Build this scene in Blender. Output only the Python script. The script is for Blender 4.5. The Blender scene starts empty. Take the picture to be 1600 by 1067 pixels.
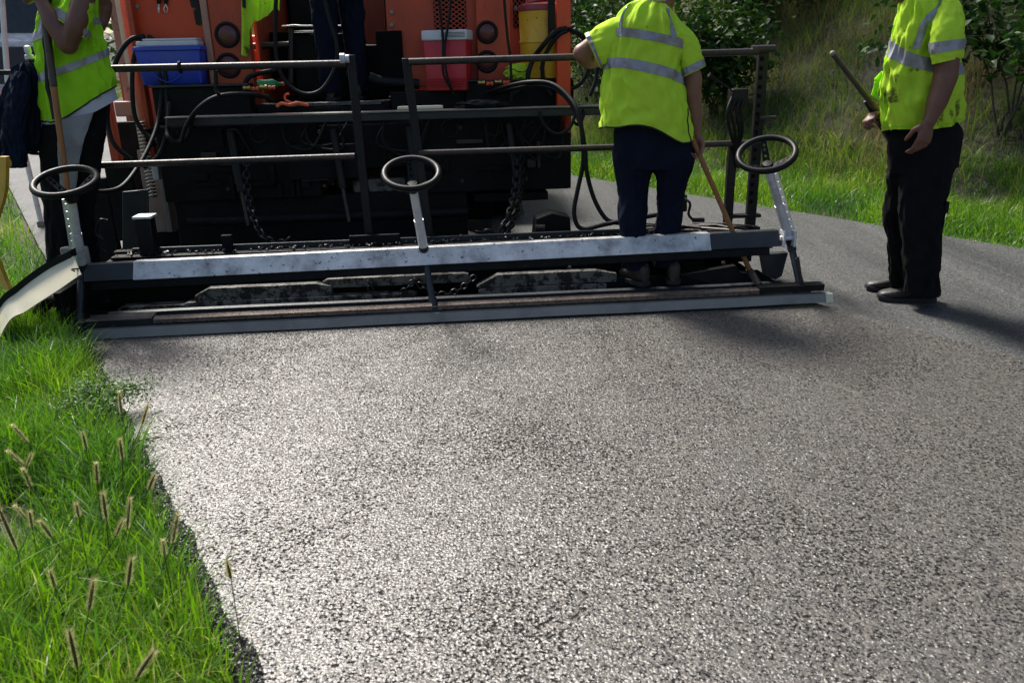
import bpy, bmesh, math, random
import numpy as np
from mathutils import Vector, Matrix, noise
S = bpy.context.scene
COL = S.collection
rad = math.radians
random.seed(7); rng = np.random.default_rng(7)

# ---------------------------------------------------------------- camera, world, sun, exposure
CAM_H = 1.28; FPX = 1254.0; PITCH = rad(19.2); ROLL = rad(1.3)
cF = Vector((0, math.cos(PITCH), -math.sin(PITCH)))
_r = Vector((1, 0, 0)); _u = Vector((0, math.sin(PITCH), math.cos(PITCH)))
cR = _r*math.cos(ROLL) - _u*math.sin(ROLL); cU = _r*math.sin(ROLL) + _u*math.cos(ROLL)
cC = Vector((0, 0, CAM_H))
cam_d = bpy.data.cameras.new('camera'); cam = bpy.data.objects.new('camera', cam_d); COL.objects.link(cam)
cam.matrix_world = Matrix.Translation(cC) @ Matrix((cR, cU, -cF)).transposed().to_4x4()
cam_d.sensor_width = 36; cam_d.lens = 36*FPX/1600; cam_d.clip_end = 2000; cam_d.clip_start = .05
cam_d.dof.use_dof = True; cam_d.dof.focus_distance = 3.9; cam_d.dof.aperture_fstop = 5.6
S.camera = cam
SUN_AZ = -34.0; SUN_EL = 52.0          # degrees, azimuth from +Y towards +X
w = bpy.data.worlds.new('World'); S.world = w; w.use_nodes = True
nt = w.node_tree; bg = nt.nodes['Background']
sky = nt.nodes.new('ShaderNodeTexSky'); sky.sky_type = 'NISHITA'; sky.sun_disc = False
sky.sun_elevation = rad(SUN_EL); sky.sun_rotation = rad(SUN_AZ); sky.air_density = 1.0; sky.dust_density = 3.0; sky.ozone_density = 1
nt.links.new(sky.outputs[0], bg.inputs[0]); bg.inputs[1].default_value = 0.085
sd = bpy.data.lights.new('sun', 'SUN'); sd.energy = 4.0; sd.angle = rad(15); sd.color = (1, .955, .88)
sun = bpy.data.objects.new('sun', sd); COL.objects.link(sun)
sdir = Vector((math.sin(rad(SUN_AZ))*math.cos(rad(SUN_EL)), math.cos(rad(SUN_AZ))*math.cos(rad(SUN_EL)), math.sin(rad(SUN_EL))))
sun.rotation_euler = sdir.to_track_quat('Z', 'Y').to_euler(); sun.location = (0, 0, 20)
S.view_settings.view_transform = 'Standard'; S.view_settings.look = 'None'
S.view_settings.exposure = 1.0; S.view_settings.gamma = 1
S.render.engine = 'CYCLES'

# ---------------------------------------------------------------- measuring helpers
def ray(x, y): return cF + cR*((x-800)/FPX) + cU*((533.5-y)/FPX)
def G(x, y, z=0.0):
    d = ray(x, y); return cC + d*((z-CAM_H)/d.z)
def P(x, y, Y):
    d = ray(x, y); return cC + d*(Y/d.y)
MA = rad(4.7); MO = Vector((-2.15, 3.86, 0)); MU = Vector((math.cos(MA), math.sin(MA), 0)); MV = Vector((-math.sin(MA), math.cos(MA), 0))
def mw(u, v, z): return MO + MU*u + MV*v + Vector((0, 0, z))       # machine frame: across, ahead, up
def ml(x, y, v):                                                    # measured point on the machine's plane v
    d = ray(x, y); t = (MO + MV*v - cC).dot(MV)/d.dot(MV); p = cC + d*t - MO
    return (p.dot(MU), v, p.z)
def mp(x, y, v): return mw(*ml(x, y, v))
RE = Vector((-2.11, 3.76, 0)); RD = Vector((-.545, .838, 0)).normalized(); RN = Vector((RD.y, -RD.x, 0))
def rd(s, t, z=0.0): return RE + RN*s + RD*t + Vector((0, 0, z))    # road frame: across from left edge, along
def smooth(a, b, x):
    t = min(1, max(0, (x-a)/(b-a))); return t*t*(3-2*t)
def terr(x, y):
    dx, dy = x-RE.x, y-RE.y
    s = dx*RN.x + dy*RN.y; t = dx*RD.x + dy*RD.y
    z = -.10
    if s > 5.65:
        q = s-5.65
        z = -.07 + .04*smooth(0, .5, q) + .60*max(0, q-.9)*smooth(.6, 1.9, q)
        z += .10*noise.noise(Vector((x*.5, y*.5, 3)))*smooth(.5, 2, q)
        z = min(z, 5.5 + .02*q)
    elif s < .1:
        q = .1-s
        z = -.10 + .05*smooth(0, .25, q) - .10*smooth(.8, 3, q)
        z += .03*noise.noise(Vector((x*1.3, y*1.3, 8)))*smooth(0, .6, q)
    return z

# ---------------------------------------------------------------- object helpers
ROOTM = {}
def tag(o, label=None, cat=None, group=None, kind=None):
    if label: o['label'] = label
    if cat: o['category'] = cat
    if group: o['group'] = group
    if kind: o['kind'] = kind
    return o
def thing(name, label, cat, loc, rz=0.0, group=None):
    o = bpy.data.objects.new(name, None); COL.objects.link(o); o.empty_display_size = .1
    o.location = loc; o.rotation_euler = (0, 0, rz)
    ROOTM[o.name] = Matrix.Translation(Vector(loc)) @ Matrix.Rotation(rz, 4, 'Z')
    return tag(o, label, cat, group)
def link(name, me, mats, parent=None, smooth_ang=None, verts_world=True):
    o = bpy.data.objects.new(name, me); COL.objects.link(o)
    if not isinstance(mats, (list, tuple)): mats = [mats]
    for m in mats: me.materials.append(m)
    n = len(me.vertices)
    co = np.empty(n*3, 'f'); me.vertices.foreach_get('co', co); co = co.reshape(-1, 3)
    if parent is not None:
        Mx = ROOTM[parent.name]; ROOTM[o.name] = Mx; o.parent = parent
        Mi = np.array(Mx.inverted()); co = co @ Mi[:3, :3].T + Mi[:3, 3]
    elif n:
        c = (co.min(0)+co.max(0))/2; c[2] = co[:, 2].min(); co = co-c; o.location = c.tolist()
        ROOTM[o.name] = Matrix.Translation(Vector(c.tolist()))
    me.vertices.foreach_set('co', co.astype('f').ravel())
    if smooth_ang is not None:
        try: me.set_sharp_from_angle(angle=rad(smooth_ang))
        except Exception: pass
        me.polygons.foreach_set('use_smooth', [True]*len(me.polygons))
    me.update()
    return o

class MB:
    def __init__(s): s.v = []; s.f = []
    def add(s, vs, fs):
        b = len(s.v); s.v += [tuple(p) for p in vs]; s.f += [tuple(i+b for i in f) for f in fs]; return s
    def hexa(s, p):       # 8 points: bottom 4, top 4
        return s.add(p, [(3, 2, 1, 0), (4, 5, 6, 7), (0, 1, 5, 4), (1, 2, 6, 5), (2, 3, 7, 6), (3, 0, 4, 7)])
    def box(s, u0, u1, v0, v1, z0, z1, fr=mw):
        return s.hexa([fr(u0, v0, z0), fr(u1, v0, z0), fr(u1, v1, z0), fr(u0, v1, z0), fr(u0, v0, z1), fr(u1, v0, z1), fr(u1, v1, z1), fr(u0, v1, z1)])
    def prism(s, pts, ext):     # pts: closed polygon of Vectors, extruded by vector ext
        n = len(pts); vs = [Vector(p) for p in pts]+[Vector(p)+ext for p in pts]
        return s.add(vs, [tuple(range(n))[::-1], tuple(range(n, 2*n))]+[(i, (i+1) % n, n+(i+1) % n, n+i) for i in range(n)])
    def tube(s, path, r, n=10, cap=True):
        path = [Vector(p) for p in path]; m = len(path)
        if not isinstance(r, (list, tuple)): r = [r]*m
        up = None; rings = []
        for i, p in enumerate(path):
            t = (path[min(i+1, m-1)]-path[max(i-1, 0)]).normalized()
            if up is None:
                a = Vector((0, 0, 1)) if abs(t.z) < .9 else Vector((1, 0, 0)); up = (a-t*a.dot(t)).normalized()
            else: up = (up-t*up.dot(t)).normalized()
            sd_ = t.cross(up)
            rings.append([p+(up*math.cos(2*math.pi*k/n)+sd_*math.sin(2*math.pi*k/n))*r[i] for k in range(n)])
        b = [q for rr in rings for q in rr]; fs = []
        for i in range(m-1):
            for k in range(n): fs.append((i*n+k, i*n+(k+1) % n, (i+1)*n+(k+1) % n, (i+1)*n+k))
        if cap: fs += [tuple(range(n))[::-1], tuple(range((m-1)*n, m*n))]
        return s.add(b, fs)
    def loft(s, rings, cap=True, closed=True):
        n = len(rings[0]); m = len(rings); fs = []
        for i in range(m-1):
            for k in range(n if closed else n-1): fs.append((i*n+k, i*n+(k+1) % n, (i+1)*n+(k+1) % n, (i+1)*n+k))
        if cap: fs += [tuple(range(n))[::-1], tuple(range((m-1)*n, m*n))]
        return s.add([q for r in rings for q in r], fs)
    def lathe(s, prof, c, axis=(0, 0, 1), n=24, cap=True):   # prof: (radius, height)
        ax = Vector(axis).normalized(); a = Vector((1, 0, 0)) if abs(ax.x) < .9 else Vector((0, 1, 0))
        e1 = (a-ax*a.dot(ax)).normalized(); e2 = ax.cross(e1); c = Vector(c)
        return s.loft([[c+ax*h+(e1*math.cos(2*math.pi*k/n)+e2*math.sin(2*math.pi*k/n))*max(r, 1e-4) for k in range(n)] for r, h in prof], cap)
    def torus(s, c, axis, R, r, n=36, m=10, sx=1.0, e=None):
        ax = Vector(axis).normalized(); a = Vector(e) if e is not None else (Vector((1, 0, 0)) if abs(ax.x) < .9 else Vector((0, 1, 0)))
        e1 = (a-ax*a.dot(ax)).normalized(); e2 = ax.cross(e1); c = Vector(c); vs = []; fs = []
        for i in range(n):
            A = 2*math.pi*i/n; d = e1*math.cos(A)*sx+e2*math.sin(A); dn = (e1*math.cos(A)+e2*math.sin(A)).normalized()
            for k in range(m):
                B = 2*math.pi*k/m; vs.append(c+d*R+dn*r*math.cos(B)+ax*r*math.sin(B))
        for i in range(n):
            for k in range(m): fs.append((i*m+k, ((i+1) % n)*m+k, ((i+1) % n)*m+(k+1) % m, i*m+(k+1) % m))
        return s.add(vs, fs)
    def ball(s, c, r, n=14, m=9):
        c = Vector(c); r = Vector(r) if isinstance(r, (tuple, list, Vector)) else Vector((r, r, r))
        rings = [[c+Vector((r.x*math.sin(t)*math.cos(a), r.y*math.sin(t)*math.sin(a), r.z*-math.cos(t))) for a in [2*math.pi*k/n for k in range(n)]] for t in [max(.02, min(math.pi-.02, math.pi*i/m)) for i in range(m+1)]]
        return s.loft(rings)
    def mesh(s, name):
        me = bpy.data.meshes.new(name); me.from_pydata(s.v, [], s.f); me.validate()
        bm = bmesh.new(); bm.from_mesh(me); bmesh.ops.recalc_face_normals(bm, faces=bm.faces[:]); bm.to_mesh(me); bm.free()
        return me
    def build(s, name, mat, parent=None, ang=35, bevel=0):
        o = link(name, s.mesh(name), mat, parent, ang)
        if bevel:
            b = o.modifiers.new('bevel', 'BEVEL'); b.width = bevel; b.segments = 2; b.limit_method = 'ANGLE'; b.angle_limit = rad(40)
        return o
def spline(pts, n=8):
    pts = [Vector(p) for p in pts]
    if len(pts) < 3: return pts
    q = [pts[0]*2-pts[1]]+pts+[pts[-1]*2-pts[-2]]; out = []
    for i in range(1, len(q)-2):
        for k in range(n):
            t = k/n; a, b, c, d = q[i-1:i+3]
            out.append(.5*((2*b)+(c-a)*t+(2*a-5*b+4*c-d)*t*t+(3*b-a-3*c+d)*t**3))
    out.append(pts[-1]); return out
def remesh(mb, voxel, sm=3, name='m'):
    me = mb.mesh(name); o = bpy.data.objects.new('tmp', me); COL.objects.link(o)
    r = o.modifiers.new('r', 'REMESH'); r.mode = 'VOXEL'; r.voxel_size = voxel
    if sm: q = o.modifiers.new('s', 'SMOOTH'); q.factor = .5; q.iterations = sm
    dg = bpy.context.evaluated_depsgraph_get(); dg.update()
    out = bpy.data.meshes.new_from_object(o.evaluated_get(dg)); bpy.data.objects.remove(o); return out

# ---------------------------------------------------------------- materials
def nodes(name):
    m = bpy.data.materials.new(name); m.use_nodes = True; t = m.node_tree
    return m, t, t.nodes['Principled BSDF'], t.nodes['Material Output']
def nd(t, ty, **kw):
    n = t.nodes.new(ty)
    for k, v in kw.items():
        if k in n.inputs: n.inputs[k].default_value = v
        else: setattr(n, k, v)
    return n
def ramp(t, src, stops):
    r = t.nodes.new('ShaderNodeValToRGB'); e = r.color_ramp.elements
    e[0].position, e[0].color = stops[0][0], (*stops[0][1], 1); e[1].position, e[1].color = stops[-1][0], (*stops[-1][1], 1)
    for p, c in stops[1:-1]: x = e.new(p); x.color = (*c, 1)
    t.links.new(src, r.inputs[0]); return r
def mix(t, fac, a, b):
    m = t.nodes.new('ShaderNodeMix'); m.data_type = 'RGBA'
    for k, v in ((0, fac), (6, a), (7, b)):
        if hasattr(v, 'links') or hasattr(v, 'is_linked'): t.links.new(v, m.inputs[k])
        else: m.inputs[k].default_value = v if k == 0 else (*v, 1)
    return m.outputs[2]
def sc(c, k): return tuple(min(1, x*k) for x in c)
def mat(name, col, rough=.5, metal=0, var=.35, vscale=6, dirt=None, dscale=25, dthr=.6, bump=.0, bscale=60, spec=.5, transl=0, stretch=(1, 1, 1)):
    m, t, p, out = nodes(name); L = t.links.new
    tc = nd(t, 'ShaderNodeTexCoord'); mp_ = nd(t, 'ShaderNodeMapping'); L(tc.outputs['Object'], mp_.inputs[0]); mp_.inputs['Scale'].default_value = stretch
    n1 = nd(t, 'ShaderNodeTexNoise', Scale=vscale, Detail=6, Roughness=.65); L(mp_.outputs[0], n1.inputs[0])
    r = ramp(t, n1.outputs[0], [(.3, sc(col, 1-var)), (.5, col), (.72, sc(col, 1+var*.6))]); c = r.outputs[0]
    ro = None
    if dirt:
        n2 = nd(t, 'ShaderNodeTexNoise', Scale=dscale, Detail=8, Roughness=.7); L(mp_.outputs[0], n2.inputs[0])
        r2 = ramp(t, n2.outputs[0], [(dthr, (0, 0, 0)), (dthr+.05, (1, 1, 1))]); c = mix(t, r2.outputs[0], c, dirt)
    L(c, p.inputs['Base Color'])
    n3 = nd(t, 'ShaderNodeTexNoise', Scale=vscale*4, Detail=4); L(mp_.outputs[0], n3.inputs[0])
    mr = nd(t, 'ShaderNodeMapRange'); mr.inputs[3].default_value = max(.05, rough-.12); mr.inputs[4].default_value = min(1, rough+.15); L(n3.outputs[0], mr.inputs[0]); L(mr.outputs[0], p.inputs['Roughness'])
    p.inputs['Metallic'].default_value = metal; p.inputs['Specular IOR Level'].default_value = spec
    if bump:
        n4 = nd(t, 'ShaderNodeTexNoise', Scale=bscale, Detail=5); L(mp_.outputs[0], n4.inputs[0])
        b = nd(t, 'ShaderNodeBump', Strength=bump, Distance=.01); L(n4.outputs[0], b.inputs['Height']); L(b.outputs[0], p.inputs['Normal'])
    if transl:
        tr = nd(t, 'ShaderNodeBsdfTranslucent'); L(c, tr.inputs[0]); ms = nd(t, 'ShaderNodeMixShader', Fac=transl)
        L(p.outputs[0], ms.inputs[1]); L(tr.outputs[0], ms.inputs[2]); L(ms.outputs[0], out.inputs[0])
    return m
BLK = (.012, .011, .011)
M = dict(
 black=mat('tarred black steel', (.0085, .0085, .009), .6, 0, .5, 8, (.028, .026, .023), 30, .62, .35, 50, .12),
 blackpaint=mat('worn black paint', (.008, .008, .009), .42, 0, .4, 10, (.03, .027, .024), 40, .64, .15, 60, .25),
 rust=mat('dark rusty pipe', (.036, .027, .024), .46, .25, .5, 18, (.02, .016, .014), 30, .55, .15, 90),
 steel=mat('scratched bare steel', (.60, .60, .62), .4, .25, .3, 14, BLK, 26, .66, .2, 80),
 galv=mat('dull blue grey steel', (.20, .19, .17), .65, .0, .35, 5, BLK, 45, .66, .15, 60),
 bluedark=mat('dark blue grey steel', (.018, .022, .026), .45, .1, .4, 6, (.02, .02, .02), 30, .6, .2, 60),
 whitepaint=mat('chipped white walkway paint', (.54, .54, .53), .36, .3, .6, 7, (.06, .055, .05), 34, .597, .2, 120, stretch=(1, 1, 1.0)),
 whitedirty=mat('tar spotted grey plate', (.13, .125, .118), .5, .2, .5, 9, (.010, .009, .008), 20, .49, .35, 80),
 browniron=mat('brown scuffed iron edge', (.16, .125, .105), .5, .5, .5, 30, (.03, .025, .02), 60, .55, .3, 90),
 orange=mat('orange machine paint', (.60, .045, .008), .42, 0, .2, 3, (.05, .02, .012), 22, .635, .06, 40),
 orangedirty=mat('grimy orange paint', (.42, .052, .015), .5, 0, .35, 6, (.03, .015, .012), 26, .63, .1, 40, stretch=(1, 1, .45)),
 pinkish=mat('faded salmon panel', (.40, .19, .14), .5, 0, .25, 4, (.16, .06, .035), 14, .6, .06, 40),
 cream=mat('cream sprayed plate', (.62, .57, .40), .42, 0, .14, 3, (.35, .26, .12), 20, .7, .05, 30),
 yellow=mat('chipped yellow paint', (.55, .33, .04), .45, 0, .25, 6, (.10, .05, .02), 25, .62, .12, 50),
 jug=mat('tar spotted yellow plastic', (.62, .34, .015), .4, 0, .15, 6, (.04, .022, .01), 42, .60, .05, 40, stretch=(1, 1, .6)),
 darkred=mat('dark red plastic', (.22, .02, .025), .35, 0, .2, 6),
 coolred=mat('faded red cooler plastic', (.42, .014, .022), .42, 0, .2, 7, (.12, .012, .014), 30, .62, .05, 40, stretch=(1, 1, .5)),
 coolwhite=mat('off white cooler lid', (.52, .53, .56), .45, 0, .15, 7, (.08, .07, .07), 34, .66),
 blue=mat('blue cooler plastic', (.018, .045, .40), .38, 0, .15, 5, (.012, .02, .15), 30, .68),
 wheelblack=mat('glossy black wheel rim', (.004, .004, .004), .45, 0, .3, 20, None, 0, 0, .05, 60, .2),
 rubber=mat('matt black rubber hose', (.007, .007, .0075), .55, 0, .4, 20, None, 0, 0, .1, 100, .22),
 lens=mat('dark red lamp lens', (.10, .022, .022), .3, 0, .3, 20, (.03, .01, .01), 40, .6),
 brass=mat('brass hose fitting', (.65, .42, .12), .3, .9, .2, 20),
 wood=mat('varnished brown wood', (.27, .115, .038), .5, 0, .35, 12, (.06, .03, .015), 20, .62, .1, 60, stretch=(4, 4, .6)),
 darkwood=mat('tarred dark handle', (.05, .035, .022), .5, 0, .45, 14, (.015, .012, .01), 20, .55, .1, 60),
 skin=mat('tanned weathered skin', (.21, .095, .060), .5, 0, .22, 9, (.17, .07, .045), 26, .66, .12, 90),
 skin2=mat('deep tanned skin', (.135, .056, .036), .5, 0, .22, 9, (.10, .04, .025), 26, .66, .12, 90),
 hair=mat('short dark hair', (.014, .010, .008), .75, 0, .4, 60, None, 0, 0, .5, 200, .12),
 eye=mat('eye white', (.6, .57, .53), .25), iris=mat('dark iris', (.03, .02, .012), .2),
 lime=mat('fluorescent lime fabric', (.68, .93, .075), .8, 0, .06, 3, (.24, .36, .03), 7, .66, .25, 260, .15, .38),
 limedirty=mat('soiled fluorescent lime fabric', (.60, .85, .06), .8, 0, .12, 4, (.15, .19, .03), 5, .57, .25, 260, .15, .34),
 limegreen=mat('green lime fabric', (.44, .84, .03), .8, 0, .08, 3, (.13, .26, .02), 8, .66, .25, 260, .15, .38),
 tape=mat('silver reflective tape', (.27, .27, .30), .42, .25, .18, 18, (.16, .16, .18), 22, .6, .1, 120),
 piping=mat('black hem piping', (.01, .012, .012), .7),
 tee=mat('grey white cotton', (.46, .47, .52), .85, 0, .12, 8, None, 0, 0, .2, 200, .2, .15),
 navy=mat('dark navy work trousers', (.006, .009, .020), .9, 0, .3, 7, (.011, .013, .022), 12, .62, .3, 220, .1),
 blacktr=mat('faded black trousers', (.007, .007, .008), .9, 0, .4, 6, (.02, .018, .017), 12, .62, .3, 220, .1),
 greypanel=mat('grey side panel cloth', (.22, .23, .25), .8, 0, .25, 9),
 jacket=mat('navy blue jacket cloth', (.0035, .008, .021), .9, 0, .35, 6, None, 0, 0, .3, 120, .15),
 boot=mat('dusty black boot leather', (.022, .02, .019), .5, 0, .4, 20, (.06, .055, .05), 22, .62, .2, 90),
 sole=mat('worn rubber sole', (.02, .018, .017), .8), tanboot=mat('tarred tan boot', (.035, .027, .019), .6, 0, .5, 14, (.02, .015, .01), 20, .55, .2, 60),
 greenplastic=mat('green bottle plastic', (.02, .22, .07), .25), redorange=mat('bright orange plastic', (.75, .10, .02), .4),
 plate=mat('worn tread plate', (.12, .12, .125), .42, .6, .6, 60, (.03, .03, .03), 60, .5, .6, 120),
 void=mat('painted shade matte black', (.006, .006, .006), .95, spec=.04),  # near-black paints in the shade of trough, slots and grille; also plain matte parts
 truckgrey=mat('grey truck paint', (.16, .175, .185), .4), truckblue=mat('blue black truck panel', (.02, .028, .045), .4), white=mat('white paint', (.7, .7, .7), .4),
 glass=mat('dark glass', (.03, .04, .04), .08), redlamp=mat('red lamp plastic', (.6, .05, .02), .3), chrome=mat('chrome', (.6, .6, .62), .15, 1), tyre=mat('tyre rubber', (.02, .02, .02), .8),
 bark=mat('grey bark', (.055, .045, .035), .85, 0, .4, 10, (.03, .03, .02), 20, .55, .5, 40),
)
def asphalt(name, fresh):
    m, t, p, out = nodes(name); L = t.links.new
    tc = nd(t, 'ShaderNodeTexCoord'); co = tc.outputs['Object']
    sc1 = 105. if fresh else 150.
    wn = nd(t, 'ShaderNodeTexNoise', Scale=30, Detail=2); L(co, wn.inputs[0])
    ad = nd(t, 'ShaderNodeMixRGB'); ad.blend_type = 'LINEAR_LIGHT'; ad.inputs[0].default_value = .007; L(co, ad.inputs[1]); L(wn.outputs[1], ad.inputs[2])
    v1 = nd(t, 'ShaderNodeTexVoronoi', Scale=sc1); L(ad.outputs[0], v1.inputs[0])
    v2 = nd(t, 'ShaderNodeTexVoronoi', Scale=sc1*2.3); L(ad.outputs[0], v2.inputs[0])
    big = nd(t, 'ShaderNodeTexNoise', Scale=1.6, Detail=5, Roughness=.7); L(co, big.inputs[0])
    if not fresh:   # wheel tracks run along the road
        mr_ = nd(t, 'ShaderNodeMapping'); mr_.inputs['Rotation'].default_value = (0, 0, rad(-33)); mr_.inputs['Scale'].default_value = (1.6, .10, 1); L(co, mr_.inputs[0]); L(mr_.outputs[0], big.inputs[0])
    med = nd(t, 'ShaderNodeTexNoise', Scale=105 if fresh else 60, Detail=4, Roughness=.6); L(co, med.inputs[0])
    # pits: mid noise plus a share of the large patches
    a1 = nd(t, 'ShaderNodeMath', operation='MULTIPLY_ADD'); L(big.outputs[0], a1.inputs[0]); a1.inputs[1].default_value = .30 if fresh else .2; L(med.outputs[0], a1.inputs[2])
    pit = ramp(t, a1.outputs[0], [(.715 if fresh else .70, (0, 0, 0)), (.775 if fresh else .84, (1, 1, 1))])
    if fresh: cr = ramp(t, v1.outputs['Color'], [(0, (.040, .036, .033)), (.5, (.072, .066, .06)), (1, (.14, .128, .115))])
    else: cr = ramp(t, v1.outputs['Color'], [(0, (.031, .032, .033)), (.5, (.050, .052, .053)), (1, (.13, .132, .128))])
    bigc = ramp(t, big.outputs[0], [(.3, (.8, .8, .8)), (.7, (1.15, 1.13, 1.1))] if fresh else [(.34, (.55, .55, .56)), (.66, (1.3, 1.28, 1.25))])
    mu = nd(t, 'ShaderNodeMixRGB'); mu.blend_type = 'MULTIPLY'; mu.inputs[0].default_value = 1; L(cr.outputs[0], mu.inputs[1]); L(bigc.outputs[0], mu.inputs[2])
    c = mix(t, pit.outputs[0], mu.outputs[0], (.010, .009, .009) if fresh else (.035, .035, .036)); L(c, p.inputs['Base Color'])
    if fresh: p.inputs['IOR'].default_value = 1.62
    # every stone face tilts its own way
    ge = nd(t, 'ShaderNodeNewGeometry')
    nt1 = nd(t, 'ShaderNodeTexNoise', Scale=290 if fresh else 260, Detail=3, Roughness=.7); L(co, nt1.inputs[0]); nt2 = nd(t, 'ShaderNodeTexNoise', Scale=120, Detail=2, Roughness=.6); L(co, nt2.inputs[0])
    sb = nd(t, 'ShaderNodeVectorMath', operation='SUBTRACT'); L(v1.outputs['Color'], sb.inputs[0]); sb.inputs[1].default_value = (.5, .5, .5)
    s2 = nd(t, 'ShaderNodeVectorMath', operation='SUBTRACT'); L(nt1.outputs['Color'], s2.inputs[0]); s2.inputs[1].default_value = (.5, .5, .5)
    k1 = nd(t, 'ShaderNodeVectorMath', operation='MULTIPLY'); L(sb.outputs[0], k1.inputs[0]); A = .34 if fresh else .5; k1.inputs[1].default_value = (A, A, 0)
    k2 = nd(t, 'ShaderNodeVectorMath', operation='MULTIPLY'); L(s2.outputs[0], k2.inputs[0]); B = 1.45 if fresh else 1.2; k2.inputs[1].default_value = (B, B, 0)
    bp = nd(t, 'ShaderNodeBump', Strength=.45 if fresh else .4, Distance=.005); bp.invert = True; L(v1.outputs['Distance'], bp.inputs['Height'])
    bp2 = nd(t, 'ShaderNodeBump', Strength=.9 if fresh else .3, Distance=.012); bp2.invert = True; L(pit.outputs[0], bp2.inputs['Height']); L(bp.outputs[0], bp2.inputs['Normal'])
    n1 = nd(t, 'ShaderNodeVectorMath', operation='ADD'); L(bp2.outputs[0], n1.inputs[0]); L(k1.outputs[0], n1.inputs[1])
    n2 = nd(t, 'ShaderNodeVectorMath', operation='ADD'); L(n1.outputs[0], n2.inputs[0]); L(k2.outputs[0], n2.inputs[1])
    nn = nd(t, 'ShaderNodeVectorMath', operation='NORMALIZE'); L(n2.outputs[0], nn.inputs[0]); L(nn.outputs[0], p.inputs['Normal'])
    s3 = nd(t, 'ShaderNodeVectorMath', operation='SUBTRACT'); L(nt2.outputs['Color'], s3.inputs[0]); s3.inputs[1].default_value = (.5, .5, .5)
    k3 = nd(t, 'ShaderNodeVectorMath', operation='MULTIPLY'); L(s3.outputs[0], k3.inputs[0]); k3.inputs[1].default_value = (.72 if fresh else .3, .72 if fresh else .3, 0)
    n3 = nd(t, 'ShaderNodeVectorMath', operation='ADD'); L(n2.outputs[0], n3.inputs[0]); L(k3.outputs[0], n3.inputs[1]); L(n3.outputs[0], nn.inputs[0])
    rr = nd(t, 'ShaderNodeMapRange'); L(pit.outputs[0], rr.inputs[0]); rr.inputs[3].default_value = .43 if fresh else .62; rr.inputs[4].default_value = .85; L(rr.outputs[0], p.inputs['Roughness'])
    sp = nd(t, 'ShaderNodeMapRange'); L(pit.outputs[0], sp.inputs[0]); sp.inputs[3].default_value = .62 if fresh else .3; sp.inputs[4].default_value = .1; L(sp.outputs[0], p.inputs['Specular IOR Level'])
    return m
M['fresh'] = asphalt('fresh oily asphalt', True); M['old'] = asphalt('worn grey asphalt', False)
def leafmat(name, cols, transl=.45, rough=.5, spec=.4):
    m, t, p, out = nodes(name); L = t.links.new
    at = nd(t, 'ShaderNodeAttribute'); at.attribute_name = 'tone'
    n = len(cols); r = ramp(t, at.outputs['Fac'], [(i/(n-1), c) for i, c in enumerate(cols)])
    L(r.outputs[0], p.inputs['Base Color']); p.inputs['Roughness'].default_value = rough; p.inputs['Specular IOR Level'].default_value = spec
    tr = nd(t, 'ShaderNodeBsdfTranslucent'); hs = nd(t, 'ShaderNodeHueSaturation', Saturation=1.15, Value=1.25); L(r.outputs[0], hs.inputs['Color']); L(hs.outputs[0], tr.inputs[0])
    ms = nd(t, 'ShaderNodeMixShader', Fac=transl); L(p.outputs[0], ms.inputs[1]); L(tr.outputs[0], ms.inputs[2]); L(ms.outputs[0], out.inputs[0]); return m
M['grass'] = leafmat('grass blades', [(.035, .085, .026), (.07, .165, .03), (.13, .26, .035), (.21, .32, .05), (.42, .38, .18)], .5, .38, .5)
M['bankgrass'] = leafmat('bank grass blades', [(.028, .065, .014), (.075, .15, .024), (.14, .225, .038), (.19, .215, .06), (.23, .18, .09)], .45, .55, .3)
M['leaf'] = leafmat('woodland leaves', [(.010, .03, .008), (.020, .052, .012), (.034, .080, .016), (.06, .115, .026)], .25, .5, .22)
M['weed'] = leafmat('weed leaves', [(.04, .10, .022), (.08, .18, .03), (.13, .26, .045)], .4)
M['bristle'] = leafmat('seed bristles', [(.40, .38, .17), (.62, .59, .34)], .58, .6, .2)
M['seed'] = mat('green brown seed head', (.06, .07, .02), .7)
M['soil'] = mat('dark soil and thatch', (.045, .042, .022), .95, 0, .5, 4, (.02, .018, .012), 12, .5, .8, 30)

# ================================================================ SETTING
def sheet(name, pts, z0, z1, m, kind='structure'):
    mb = MB(); mb.prism([Vector((p[0], p[1], z0)) for p in pts], Vector((0, 0, z1-z0))); o = mb.build(name, m, ang=30); return tag(o, kind=kind)
# ground: one sheet, fine near the camera and coarse towards the horizon
gx = np.sinh(np.linspace(-4.6, 4.6, 190))/np.sinh(4.6)*400; gy = np.sinh(np.linspace(-4.2, 4.8, 200))/np.sinh(4.8)*420+5
vs = [(x, y, terr(x, y)) for y in gy for x in gx]; nx = len(gx)
mb = MB(); mb.add(vs, [(j*nx+i, j*nx+i+1, (j+1)*nx+i+1, (j+1)*nx+i) for j in range(len(gy)-1) for i in range(nx-1)])
tag(mb.build('ground', M['soil'], ang=60), kind='structure')
def ragged(s0, t0, t1, n, amp, f=3):
    return [rd(s0+amp*noise.noise(Vector((t*f, s0*7, 1)))+amp*.5*noise.noise(Vector((t*f*4, s0*3, 4))), t) for t in [t0+(t1-t0)*i/n for i in range(n+1)]]
sheet('old_road', ragged(.02, -9, 3, 60, .03)+[rd(.0, 90), rd(5.72, 90)]+ragged(5.72, 20, -9, 120, .05), -.10, -.03, M['old'])
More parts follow.
